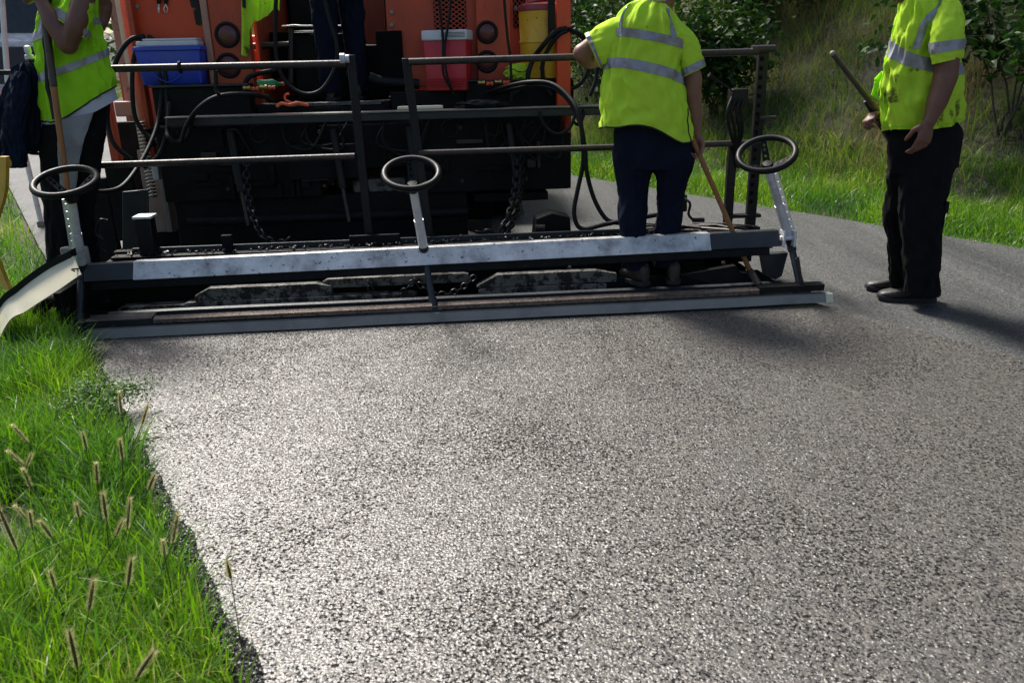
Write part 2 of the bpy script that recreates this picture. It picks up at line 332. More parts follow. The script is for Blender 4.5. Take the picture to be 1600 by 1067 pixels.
# new mat: ends under the screed
edge = ragged(.0, -8, .05, 120, .03, 4)
mb = MB(); rows = []; NR = 90
rt = ragged(3.40, -8, .42, NR, .012, 2); lt = ragged(.0, -8, .05, NR, .014, 3)
for i in range(NR+1): rows.append([Vector((lt[i].x, lt[i].y, -.05))]+[lt[i].lerp(rt[i], k/30) for k in range(31)]+[Vector((rt[i].x, rt[i].y, -.05))])
rows.append([mw(.06, .42, -.05)]+[mw(.06, .42, 0).lerp(mw(3.80, .42, 0), k/30) for k in range(31)]+[mw(3.8, .42, -.05)])
mb.loft(rows, cap=False, closed=False); tag(mb.build('fresh_asphalt_mat', M['fresh'], ang=40), kind='structure')

def crumbs(name, n, fn, m):
    mb = MB(); base = [(1, 0, 0), (-1, 0, 0), (0, 1, 0), (0, -1, 0), (0, 0, 1), (0, 0, -1)]
    fs = [(0, 2, 4), (2, 1, 4), (1, 3, 4), (3, 0, 4), (2, 0, 5), (1, 2, 5), (3, 1, 5), (0, 3, 5)]
    for i in range(n):
        c, r = fn(); R_ = Matrix.Rotation(random.random()*6, 3, Vector((random.random(), random.random(), random.random())).normalized())
        mb.add([c+R_ @ (Vector(b)*r*random.uniform(.6, 1.2)) for b in base], fs)
    return tag(mb.build(name, m, ang=10), kind='stuff')
M['crumb'] = mat('oily loose asphalt', (.03, .028, .026), .32, 0, .5, 60, None, 0, 0, .4, 200, .7)
def cr1():
    t = random.uniform(-2.9, .05); s = -abs(random.gauss(0, .05))+.03*noise.noise(Vector((t*5, 3, 1)))+.022
    return rd(s, t, -.07+.07*smooth(-.13, .02, s)+random.uniform(0, .01)), random.uniform(.003, .008)
crumbs('loose_asphalt_edge', 16000, cr1, M['crumb'])
def cr2(): 
    t = random.uniform(-1.4, .6); s = 3.405+abs(random.gauss(0, .018)); return rd(s, t, -.026), random.uniform(.002, .006)
crumbs('seam_crumbs', 3200, cr2, M['browniron'])

def np_mesh(name, V, nper, F, tone, m, kind=None, parent=None):
    """V (N, nper, 3), F list of index tuples of one item, tone (N,)"""
    N = len(V); me = bpy.data.meshes.new(name); me.vertices.add(N*nper); me.vertices.foreach_set('co', V.astype('f').ravel())
    k = len(F[0]); F = np.array(F); idx = (F[None]+(np.arange(N)*nper)[:, None, None]).reshape(-1, k)
    me.loops.add(idx.size); me.loops.foreach_set('vertex_index', idx.ravel().astype('i'))
    me.polygons.add(len(idx)); me.polygons.foreach_set('loop_start', (np.arange(len(idx))*k).astype('i'))
    me.update(calc_edges=True)
    a = me.attributes.new('tone', 'FLOAT', 'POINT'); a.data.foreach_set('value', np.repeat(np.clip(tone, 0, 1), nper).astype('f'))
    me.polygons.foreach_set('use_smooth', [True]*len(me.polygons))
    o = link(name, me, m, parent)
    if kind: o['kind'] = kind
    return o
def blades(name, base, h, wd, lean, tone, m, seg=4, kind='stuff', parent=None):
    N = len(base); az = rng.uniform(0, 2*np.pi, N); fa = rng.uniform(0, 2*np.pi, N)
    d = np.stack([np.cos(az), np.sin(az), np.zeros(N)], 1); s = np.stack([np.cos(fa), np.sin(fa), np.zeros(N)], 1)
    V = np.zeros((N, (seg+1)*2, 3))
    for i in range(seg+1):
        f = i/seg; up = h*(f-.28*lean*f*f*f); out = h*lean*f**2.1
        c = base+d*out[:, None]; c[:, 2] += up
        wv = (wd*(1-f**1.8)*(.55+.9*f if f < .5 else 1.0)+.0004)[:, None]*s
        V[:, i*2] = c-wv*.5; V[:, i*2+1] = c+wv*.5
    return np_mesh(name, V, (seg+1)*2, [(i*2, i*2+1, i*2+3, i*2+2) for i in range(seg)], tone, m, kind, parent)
def rdn(s, t):
    return np.stack([RE.x+RN.x*s+RD.x*t, RE.y+RN.y*s+RD.y*t], 1)
def nz(x, y, f, k=0.0): return np.array([noise.noise(Vector((a*f, b*f, k))) for a, b in zip(x, y)])
def scatter(n, s0, s1, t0, t1, spow=1.0, tpow=1.0):
    s = s0+(s1-s0)*rng.random(n)**spow; t = t0+(t1-t0)*rng.random(n)**tpow; xy = rdn(s, t)
    return s, t, np.concatenate([xy, np.array([[terr(a, b)] for a, b in xy])], 1)
# near verge on the left: long lush blades, bent thatch, short undergrowth
def verge(n, s_in, s_out, t0, t1, hb, wb, lean, name, tone0, seg=4, tp=1.0, mt='grass'):
    s, t, b = scatter(n, s_in, s_out, t0, t1, 1, tp)
    cl = nz(b[:, 0], b[:, 1], 2.2, 5); ok = (cl+rng.normal(0, .25, n) > -.35) & (s < s_in-.0+.16*nz(b[:, 0], b[:, 1], 3.5, 9)+.05)
    b, cl = b[ok], cl[ok]; k = len(b); x = nz(b[:, 0], b[:, 1], 1.1, 22)
    h = hb*(.62+.5*rng.random(k)+.55*cl); h = np.clip(h, .03, None)
    tone = tone0+.5*x+rng.normal(0, .16, k)
    return blades(name, b, h, wb*rng.uniform(.6, 1.4, k), np.abs(rng.normal(lean, .28, k)), tone, M[mt], seg)
def label_stuff(o, c=None): return o
verge(64000, -.02, -1.5, -3.6, .6, .195, .005, .42, 'verge_grass', .47, 5)
verge(34000, .02, -1.3, -3.4, .6, .075, .004, .9, 'short_verge_grass', .30, 3)
verge(9000, -.03, -1.5, -3.6, .8, .24, .008, .38, 'tall_verge_grass', .36, 7)
verge(8000, -.02, -1.4, -3.4, .5, .11, .003, 1.4, 'dry_verge_straw', .98, 4)
verge(30000, .0, -3.2, .5, 14, .20, .007, .5, 'far_verge_grass', .45, 3, 1.4)
verge(16000, -3.0, -9, -3, 34, .28, .022, .5, 'outer_verge_grass', .42, 3, 1.2)
# right verge and bank
s, t, b = scatter(60000, 5.68, 7.3, -2.5, 14, 1.2, 1.2)
cl = nz(b[:, 0], b[:, 1], 1.6, 2)
blades('right_verge_grass', b, np.clip(.22*(.5+.5*rng.random(len(b))+.5*cl)*np.clip((s-5.6)*2.2, .35, 1), .03, None), .008*rng.uniform(.6, 1.3, len(b)), np.abs(rng.normal(.5, .3, len(b))), .46+.5*cl+rng.normal(0, .15, len(b))+np.clip(s-6.6, 0, 1)*.2, M['grass'], 3)
s, t, b = scatter(100000, 6.9, 12.8, -3, 17, 1.0, 1.1)
cl = nz(b[:, 0], b[:, 1], .9, 12); c2 = nz(b[:, 0], b[:, 1], 2.3, 17); ok = (c2+rng.normal(0, .2, len(b)) > -.30); b, cl, c2 = b[ok], cl[ok], c2[ok]
blades('bank_grass', b, np.clip(.30*(.5+.5*rng.random(len(b))+.6*cl), .05, None), .009*rng.uniform(.6, 1.3, len(b)), np.abs(rng.normal(.65, .35, len(b))), .50+.75*cl+rng.normal(0, .18, len(b)), M['bankgrass'], 4)
s, t, b = scatter(26000, 6.2, 14, 16, 48, 1.0, 1.3); blades('far_bank_grass', b, rng.uniform(.2, .5, len(b)), .03*np.ones(len(b)), np.abs(rng.normal(.5, .3, len(b))), .45+rng.normal(0, .2, len(b)), M['bankgrass'], 3)
# pale thin stalks through the bank
s, t, b = scatter(2600, 6.6, 11, -2, 14); blades('dry_bank_stalks', b, rng.uniform(.3, .75, len(b)), .004*np.ones(len(b)), np.abs(rng.normal(.3, .2, len(b))), rng.uniform(.75, 1, len(b)), M['bankgrass'], 4)

def leaves(name, c, size, tone, m, kind=None, parent=None, flat=.5):
    N = len(c); a = rng.normal(size=(N, 3)); a[:, 2] = a[:, 2]*flat-.25; a /= np.linalg.norm(a, axis=1)[:, None]
    n = rng.normal(size=(N, 3)); n[:, 2] = np.abs(n[:, 2])+1.1; sd_ = np.cross(a, n); sd_ /= np.linalg.norm(sd_, axis=1)[:, None]
    nn = np.cross(sd_, a); L_ = size[:, None]
    V = np.stack([c, c+a*L_*.35-sd_*L_*.30+nn*L_*.06, c+a*L_*.75-sd_*L_*.2, c+a*L_-nn*L_*.12, c+a*L_*.75+sd_*L_*.2, c+a*L_*.35+sd_*L_*.30+nn*L_*.06], 1)
    return np_mesh(name, V, 6, [(0, 1, 2, 3), (0, 3, 4, 5)], tone, m, kind, parent)
def branchy(mb, p, d, L_, r, depth, tips, curve=.25):
    pts = [p]; q = p.copy(); dd = d.copy(); n = 5
    for i in range(n):
        dd = (dd+Vector((random.gauss(0, curve), random.gauss(0, curve), random.gauss(.04, curve*.5)))*.35).normalized(); q = q+dd*L_/n; pts.append(q.copy())
    mb.tube(pts, [r*(1-.6*i/n) for i in range(n+1)], 6 if depth < 2 else 7)
    if depth == 0: tips += pts[2:]; return
    for k in range(random.choice((2, 3, 3))):
        b = random.choice(pts[2:]) if k else pts[-1]
        nd_ = (dd*.7+Vector((random.gauss(0, .6), random.gauss(0, .6), random.gauss(.15, .35)))).normalized()
        branchy(mb, b, nd_, L_*random.uniform(.5, .75), r*.5, depth-1, tips, curve)
    tips += pts[3:]
def tree(x, y, h, r, n, leaf, label, group='trees on the wooded bank', cat='tree', name='tree', lean=(0, 0), dep=3, spread=.35, tone=.4):
    z = terr(x, y)-.05; T = thing(name, label, cat, (x, y, z), 0, group)
    mb = MB(); tips = []
    branchy(mb, Vector((x, y, z)), Vector((lean[0], lean[1], 1)).normalized(), h*.55, r, dep, tips, .22); mb.build('trunk', M['bark'], T, 60)
    tp = np.array([tuple(p) for p in tips]); idx = rng.integers(0, len(tp), n); cc = tp[idx]+rng.normal(0, spread, (n, 3))*np.array([1, 1, .7])
    k = rng.normal(0, .12, len(tp))[idx]
    cc = cc[cc[:, 2] > z+.1]; k = k[:len(cc)]
    leaves('crown', cc, leaf*rng.uniform(.6, 1.25, len(cc)), tone+k+rng.normal(0, .15, len(cc)), M['leaf'], None, T)
def shrub(x, y, h, w_, n, leaf, label, cat='shrub', name='shrub', group='shrubs at the top of the bank', tone=.4, stems=7):
    z = terr(x, y)-.03; T = thing(name, label, cat, (x, y, z), 0, group); mb = MB(); tips = []
    for k in range(stems):
        a = random.random()*6.28; d = Vector((math.cos(a)*.6*w_/h, math.sin(a)*.6*w_/h, 1)).normalized()
        branchy(mb, Vector((x+random.gauss(0, .06), y+random.gauss(0, .06), z)), d, h*.62, .012, 1, tips, .4)
    mb.build('stem', M['bark'], T, 60)
    tp = np.array([tuple(p) for p in tips]); idx = rng.integers(0, len(tp), n); cc = tp[idx]+rng.normal(0, .10*w_, (n, 3))
    k = rng.normal(0, .15, len(tp))[idx]; ok = cc[:, 2] > z+.03; cc = cc[ok]; k = k[ok]
    leaves('foliage', cc, leaf*rng.uniform(.6, 1.25, len(cc)), tone+k+rng.normal(0, .12, len(cc)), M['leaf'], None, T)

def RP(s, t): p = rd(s, t); return p.x, p.y
# (road offset, along, height, kind)
woods = [(11.0, 1.0, 6, 'leaning slim sapling beyond the right worker', .05), (8.4, 4.0, 6.5, 'thin bare-stemmed sapling on the bank behind the rail post', .045),
 (11.5, 7.5, 8, 'dense dark tree on the bank above the middle worker', .10), (8.6, 8.0, 7, 'dark tree whose leaves hang behind the yellow jug', .09),
 (10.5, 13.5, 8, 'farther dark tree beyond the orange machine post', .11), (13, 3.0, 9, 'tall woodland tree behind the sapling between the two right workers', .12),
 (13.5, -1.5, 9, 'tall woodland tree behind the right-hand worker', .12), (11.0, 17.5, 9, 'distant roadside tree ahead of the paver', .12), (14, 11, 10, 'tall rear tree behind the dark leafy mass', .13)]
for i, (s_, t_, h_, lab, r_) in enumerate(woods):
    s_ += .8
    x, y = RP(s_, t_); tree(x, y, h_, r_, 5600 if r_ > .06 else 4800, .11, lab, spread=.45, tone=.38)
shr = [((1120, 60), 10.6, 1.3, 1.4, 2600, .10, 'broad-leaved shrub right behind the middle worker at the rail', .62), ((1185, 40), 12.0, 1.5, 1.5, 2600, .09, 'leafy shrub just left of the leaning sapling', .5),
 ((1290, 30), 13.0, 1.5, 1.6, 2400, .08, 'dark shrub above the raised tool handle', .3), ((1350, 20), 14.6, 1.3, 1.3, 1500, .08, 'shrub with pale leaves left of the right worker\'s face', .62),
 ((1600, 120), 7.4, 2.0, .9, 2600, .10, 'dark large-leaved shrub at the right edge of the picture', .38), ((1625, 20), 8.6, 2.2, 1.4, 2600, .10, 'tall shrub behind the large-leaved one at the right edge', .42),
 ((950, 60), 12, 2.0, 1.8, 2600, .09, 'dark shrub beyond the paver\'s right rear corner', .35), ((915, 120), 13.5, 1.6, 1.6, 2000, .09, 'low shrub on the bend beyond the hoses', .4),
 ((1240, 70), 12.0, .8, 1.1, 1300, .06, 'small low bush on the bank left of the wooden handle', .5), ((1450, 10), 12.4, 1.6, 1.5, 2200, .09, 'shrub hidden mostly behind the right worker', .35),
 ((1525, 60), 11.4, 1.3, 1.2, 1800, .08, 'thin shrub just right of the right worker\'s shoulder', .4)]
for (px, py), Y, h_, w_, n_, lf, lab, tn in shr:
    p = P(px, py, Y); shrub(p.x, Y, h_, w_, n_, lf, lab, tone=tn)
# the wood beyond reads as one mass
n = 42000; s = rng.uniform(12, 30, n); t = rng.uniform(-12, 60, n); xy = rdn(s, t); z = np.array([terr(a, b_) for a, b_ in xy])
hh = rng.random(n)**.8*9; c = np.concatenate([xy, (z+hh)[:, None]], 1); c[:, :2] += rng.normal(0, .4, (n, 2))
leaves('far_woodland', c, .34*rng.uniform(.6, 1.2, n), .28+.5*nz(c[:, 0], c[:, 2], .6)+rng.normal(0, .1, n), M['leaf'], 'stuff')
# a band of undergrowth under the trees
n = 40000; s = rng.uniform(10.5, 14.5, n)+.0; t = rng.uniform(-6, 22, n); xy = rdn(s, t); z = np.array([terr(a, b_) for a, b_ in xy]); c = np.concatenate([xy, (z+rng.random(n)**1.6*.9)[:, None]], 1)
ok = (nz(c[:, 0], c[:, 1], .9, 6) > -.1); leaves('bank_undergrowth', c[ok], .085*rng.uniform(.6, 1.3, ok.sum()), .32+rng.normal(0, .15, ok.sum()), M['leaf'], 'stuff')
# woods at the far end of the road, left and ahead
n = 36000; s = rng.choice([-1, -1, 1], n)*rng.uniform(0, 1, n)*34; s = np.where(s < 0, s-2.0, s+7); t = rng.uniform(34, 85, n); xy = rdn(s, t); c = np.concatenate([xy, (rng.random(n)*10-.2)[:, None]], 1)
leaves('distant_woods', c, .6*rng.uniform(.6, 1.2, n), .4+.5*nz(c[:, 0], c[:, 2], .4)+rng.normal(0, .1, n), M['leaf'], 'stuff')
n = 22000; s = rng.uniform(-12, -3, n); t = rng.uniform(14, 40, n); xy = rdn(s, t); c = np.concatenate([xy, (rng.random(n)**1.2*5-.2)[:, None]], 1)
leaves('left_hedgerow', c, .3*rng.uniform(.6, 1.2, n), .4+.5*nz(c[:, 0], c[:, 2], .6)+rng.normal(0, .1, n), M['leaf'], 'stuff')
# a dead curled twig on the bank
mb = MB(); q = [P(1600, 170, 7.6), P(1580, 172, 7.6), P(1566, 188, 7.55), P(1568, 215, 7.5), P(1585, 235, 7.45)]; mb.tube(spline(q), .012, 7)
tag(mb.build('fallen_branch', M['bark'], ang=60), 'bare curved branch sticking out of the bank grass at the right edge', 'branch')

# weeds leaning over the mat edge
def weed(px, py, hgt, rr, n, label, tone=.3):
    p = G(px, py, 0); x, y = p.x, p.y; z = terr(x, y); T = thing('leafy_weed', label, 'weed', (x, y, z), 0, 'feathery weeds in the verge'); mb = MB(); pts = []
    for k in range(16):
        a = random.random()*6.28; L_ = rr*random.uniform(.5, 1.1); q = [Vector((x, y, z)), Vector((x+math.cos(a)*L_*.4, y+math.sin(a)*L_*.4, z+hgt*.75)), Vector((x+math.cos(a)*L_, y+math.sin(a)*L_, z+hgt*random.uniform(.6, 1)))]
        q = spline(q, 5); mb.tube(q, [.0022]*len(q), 5); pts += [tuple(v) for v in q[2:]]
    mb.build('stem', M['seed'], T, 60); pts = np.array(pts); c = pts[rng.integers(0, len(pts), n)]+rng.normal(0, .022, (n, 3))
    leaves('foliage', c, .012*rng.uniform(.6, 1.3, n), tone+rng.normal(0, .15, n), M['weed'], None, T)
weed(155, 655, .20, .20, 2600, 'bushy feathery weed spilling over the mat edge', .35)
0 and weed(85, 600, .20, .22, 2000, 'feathery weed in the grass left of the screed\'s lower plate', .5)
weed(110, 560, .16, .16, 1200, 'small feathery weed at the left foot of the screed', .55)
weed(190, 700, .10, .14, 1000, 'low dark weed at the mat edge below the bushy one', .15)
0 and weed(60, 760, .15, .18, 1100, 'pale leafy weed in the middle of the left verge', .6)

# foxtail seed heads, each one standing where the photo shows it
FT = [(12,825,66,-2,'large foxtail at the left picture edge'),(31,798,16,-25,'small foxtail just right of the large one at the left edge'),(48,811,22,3,'short foxtail third from the left edge'),(72,826,28,-12,'pale foxtail leaning left over the middle verge'),
(121,797,22,3,'short upright dark foxtail in the middle of the verge'),(163,790,40,6,'foxtail with a blurred pale head beside the twin heads'),(200,802,44,12,'long foxtail leaning right near the mat edge'),(186,824,24,25,'short foxtail tucked against the long leaning one'),
(273,825,42,14,'foxtail leaning over the black mat edge'),(256,856,24,0,'small foxtail just below the one over the mat edge'),(202,893,42,15,'thick foxtail leaning right at mid height of the lower verge'),(142,929,44,14,'foxtail in the lower verge left of the thick one'),
(358,891,28,0,'lone foxtail standing in front of the bright asphalt'),(114,1013,58,4,'tall pale foxtail near the bottom of the verge'),(82,904,25,-2,'faint slim foxtail in the lower left verge'),(225,1038,42,32,'foxtail bent far right near the bottom edge'),
(33,678,27,-28,'foxtail leaning left in the upper verge'),(132,689,27,3,'upright foxtail in front of the feathery weed'),(189,701,30,5,'foxtail beside the dark mat edge below the weed'),(188,629,30,0,'blurred foxtail rising at the weed\'s right tip'),
(226,647,31,20,'foxtail leaning right over the asphalt beyond the weed'),(26,715,25,-28,'left one of two crossed foxtails'),(45,718,18,26,'right one of two crossed foxtails'),(42,746,25,-14,'drooping foxtail below the crossed pair'),(151,739,28,2,'slender green foxtail above the middle verge'),(236,753,26,26,'pale foxtail leaning right at the mat edge')]
for i, (px, py, ln, tl, lab) in enumerate(FT):
    zh = random.uniform(.17, .27); c = G(px, py, zh); dist = (c-cC).length; Lh = ln/FPX*dist*1.12; a = rad(tl)
    up = Vector((math.sin(a), random.uniform(-.15, .15), math.cos(a))).normalized(); b0 = c-up*Lh*.5; tipp = c+up*Lh*.5
    gx_, gy_ = b0.x-up.x*.3, b0.y+random.uniform(-.03, .03); base = Vector((gx_, gy_, terr(gx_, gy_)))
    T = thing('foxtail', lab, 'foxtail', tuple(base), 0, 'foxtail seed heads above the verge')
    mb = MB(); mb.tube(spline([base, base.lerp(b0, .5)+Vector((up.x*-.02, 0, .02)), b0]), .0012, 5); mb.build('stem', M['seed'], T, 60)
    cur = Vector((up.x*.15, 0, 0))*Lh; core = [b0+up*Lh*f+cur*f*f for f in [k/8 for k in range(9)]]; mb = MB(); rr = min(.0036, Lh*.06)
    mb.tube(core, [rr*k for k in (.4, .9, 1, 1, 1, .95, .85, .6, .2)], 7); hd = mb.build('seed_head', M['seed'], T, 60)
    n = int(620*min(1, Lh/.08)); f = rng.random(n); cc = np.array(b0)[None]+np.array(up)[None]*Lh*f[:, None]+np.array(cur)[None]*(f*f)[:, None]
    dr = rng.normal(size=(n, 3)); dr -= (dr@np.array(up))[:, None]*np.array(up); dr /= np.linalg.norm(dr, axis=1)[:, None]; tp = dr*.8+np.array(up)*.75; bl = rng.uniform(.007, .013, n)[:, None]
    sd_ = np.cross(tp, np.array(up)); sd_ /= np.linalg.norm(sd_, axis=1)[:, None]; st = cc+dr*rr*.7
    V = np.stack([st-sd_*.00045, st+sd_*.00045, st+tp*bl], 1); np_mesh('bristles', V, 3, [(0, 1, 2)], rng.random(n), M['bristle'], None, hd)

# ================================================================ SCREED (machine frame: u across, v ahead, z up)
SC = thing('paver_screed', 'paver screed with white walkway edge, pipe handrails and three black wheels', 'screed', tuple(mw(1.9, .4, 0)), MA)
def B(*a, fr=mw): return MB().box(*a, fr=fr)
def bent(u0, u1, prof, n=24, amp=.004, zf=None):      # an edge strip with a slightly worn outline; prof: list of (v, z)
    mb = MB(); rows = []
    for i in range(n+1):
        u = u0+(u1-u0)*i/n; k = amp*noise.noise(Vector((u*2.3, prof[0][1]*9, 2))); dz = zf(u) if zf else 0
        rows.append([mw(u, v+k, z+dz+k*.5) for v, z in prof])
    return mb.loft(rows)
tiltz = lambda u: .010*(u/3.8)
bent(.0, 3.90, [(-.02, .004), (.0, .046), (.03, .050), (.06, .004)], zf=tiltz, n=40).build('trailing_strip', M['galv'], SC, 30)
bent(3.865, 3.905, [(-.026, .006), (-.006, .048), (.0, .05), (-.012, .004)], zf=tiltz, n=6).build('yellow_tip', M['cream'], SC, 30)
for a, b_ in ((.33, 1.745), (1.775, 3.50)):
    bent(a, b_, [(.012, .060), (.010, .082), (.055, .090), (.055, .060)], 20, .003, tiltz).build('edge_bar', M['browniron'], SC, 30)
bent(.0, .325, [(.016, .056), (.012, .090), (.10, .098), (.10, .056)], 6, .003).build('end_block', M['bluedark'], SC, 30)
bent(3.50, 3.86, [(.010, .062), (.004, .098), (.07, .100), (.07, .062)], 6, .002, tiltz).build('end_block', M['blackpaint'], SC, 30)
B(-.09, 3.72, .062, .60, .008, .050).build('sole_plate', M['void'], SC)  # near-black colour in place of the shade in the trough
bent(.05, 3.70, [(.17, .052), (.17, .080), (.20, .084), (.20, .052)], 20).build('blue_strip', M['bluedark'], SC, 30)
# chipped plates lying in the trough below the walkway edge
def plate_part(u0, u1, z0, z1, v0, v1, m, cut=.08, name='chipped_plate'):
    pts = [mw(u0, v0, z0), mw(u1, v0, z0), mw(u1, v0, z1-cut*.2), mw(u1-cut, v0, z1), mw(u0+cut, v0, z1), mw(u0, v0, z1-cut*.5)]
    MB().prism(pts, MV*(v1-v0)).build(name, m, SC, 30, .003)
plate_part(.47, 1.20, .085, .165, .275, .34, M['whitedirty']); plate_part(.40, 1.66, .052, .095, .262, .33, M['whitedirty'], .03)
plate_part(1.15, 1.95, .13, .182, .30, .36, M['whitedirty'], .03); plate_part(1.99, 2.78, .10, .170, .28, .34, M['whitedirty'], .12)
plate_part(2.0, 2.72, .055, .098, .266, .32, M['whitedirty'], .02); plate_part(2.72, 3.56, .045, .118, .30, .36, M['black'], .06)
plate_part(.06, .52, .05, .085, .27, .34, M['whitedirty'], .03); plate_part(.06, 1.1, .18, .235, .40, .46, M['black'], .03)
plate_part(.10, 3.55, .048, .062, .235, .258, M['bluedark'], .02, 'lower_rail')
B(-.085, 3.62, .36, .795, .052, .088).build('footboard', M['void'], SC, 35, .004)  # coloured near-black to stand for shade below the walkway edge
# walkway edge beam: white sloped face over a dark underside
def beam(u0, u1, mtop, mbot, o=0.0, name='walkway_edge'):
    zf = lambda u: (u-.2)*.0095
    mb = MB(); mb.loft([[mw(u, .150-o, .262-o+zf(u)), mw(u, .198, .342+o+zf(u)), mw(u, .250, .340+o+zf(u)), mw(u, .215, .250+zf(u))] for u in [u0+(u1-u0)*i/16 for i in range(17)]]); p_ = mb.build(name, mtop, SC, 20, .003)
    return p_
beam(.215, 3.27, M['whitepaint'], None, .003)
beam(-.03, .2145, M['bluedark'], None, 0, 'end_sleeve'); beam(3.271, 3.66, M['bluedark'], None, 0, 'end_sleeve')
mb = MB(); zf = lambda u: (u-.2)*.0095
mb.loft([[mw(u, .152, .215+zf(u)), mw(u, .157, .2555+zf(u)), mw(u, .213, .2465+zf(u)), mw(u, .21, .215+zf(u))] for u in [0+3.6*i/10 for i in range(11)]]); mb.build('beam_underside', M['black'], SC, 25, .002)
# front wall of the trough, with tarry clutter on its edge
B(-.12, 3.76, .80, .86, .05, .275).build('front_wall', M['black'], SC, 35, .006)
B(-.10, 3.74, .70, .78, .245, .262).build('front_shelf', M['blackpaint'], SC, 35, .004)
B(.0, 3.55, .775, .795, .262, .295).build('front_rail', M['bluedark'], SC, 35, .003)
for u_, h_, w_, v_ in ((.53, .10, .06, .72), (1.26, .06, .30, .76), (3.1, .05, .2, .72)): B(u_, u_+w_, v_, v_+.03, .262, .262+h_).build('bracket', M['black'], SC, 35, .004)
mb = MB(); mb.prism([mp(x, y, .9) for x, y in ((835, 372), (838, 342), (863, 333), (891, 340), (893, 372))], MV*.16); mb.build('gear_housing', M['black'], SC, 35, .008)
mb = MB(); mb.lathe([(.0, 0), (.035, .0), (.035, .06), (0, .06)], mp(836, 360, .88), MU, 14); mb.build('gear_knob', M['black'], SC)
# junk on the right end of the platform: cut strips and rods
mb = MB()
for k in range(16):
    p = mw(3.05+random.random()*.55, .55+random.random()*.3, .275+random.random()*.03); a = random.gauss(0, .35); d = (MU*math.cos(a)+MV*math.sin(a))*random.uniform(.08, .22); mb.tube([p-d, p+Vector((0, 0, random.uniform(0, .02))), p+d], random.uniform(.004, .009), 6)
mb.build('scrap_rods', M['rust'], SC)
B(3.0, 3.72, .40, .86, .225, .262).build('end_platform', M['plate'], SC, 35, .004)
mb = MB(); mb.prism([mp(1128, 448, .25), mp(1060, 430, .3), mp(1150, 415, .3), mp(1172, 448, .3)], MV*.06); mb.build('side_gusset', M['black'], SC, 30, .004)
mb = MB(); mb.prism([mp(1190, 398, .22), mp(1232, 395, .22), mp(1222, 432, .22), mp(1212, 437, .22), mp(1196, 432, .22)], MV*.05); mb.build('end_bracket', M['bluedark'], SC, 30, .004)

B(-.13, -.095, .02, .795, .0, .24).build('end_plate', M['black'], SC, 35, .004)
B(.0, 3.3, .345, .355, .09, .20).build('trough_shade_wall', M['void'], SC)  # added black sheet, painted shade for the gap under the beam
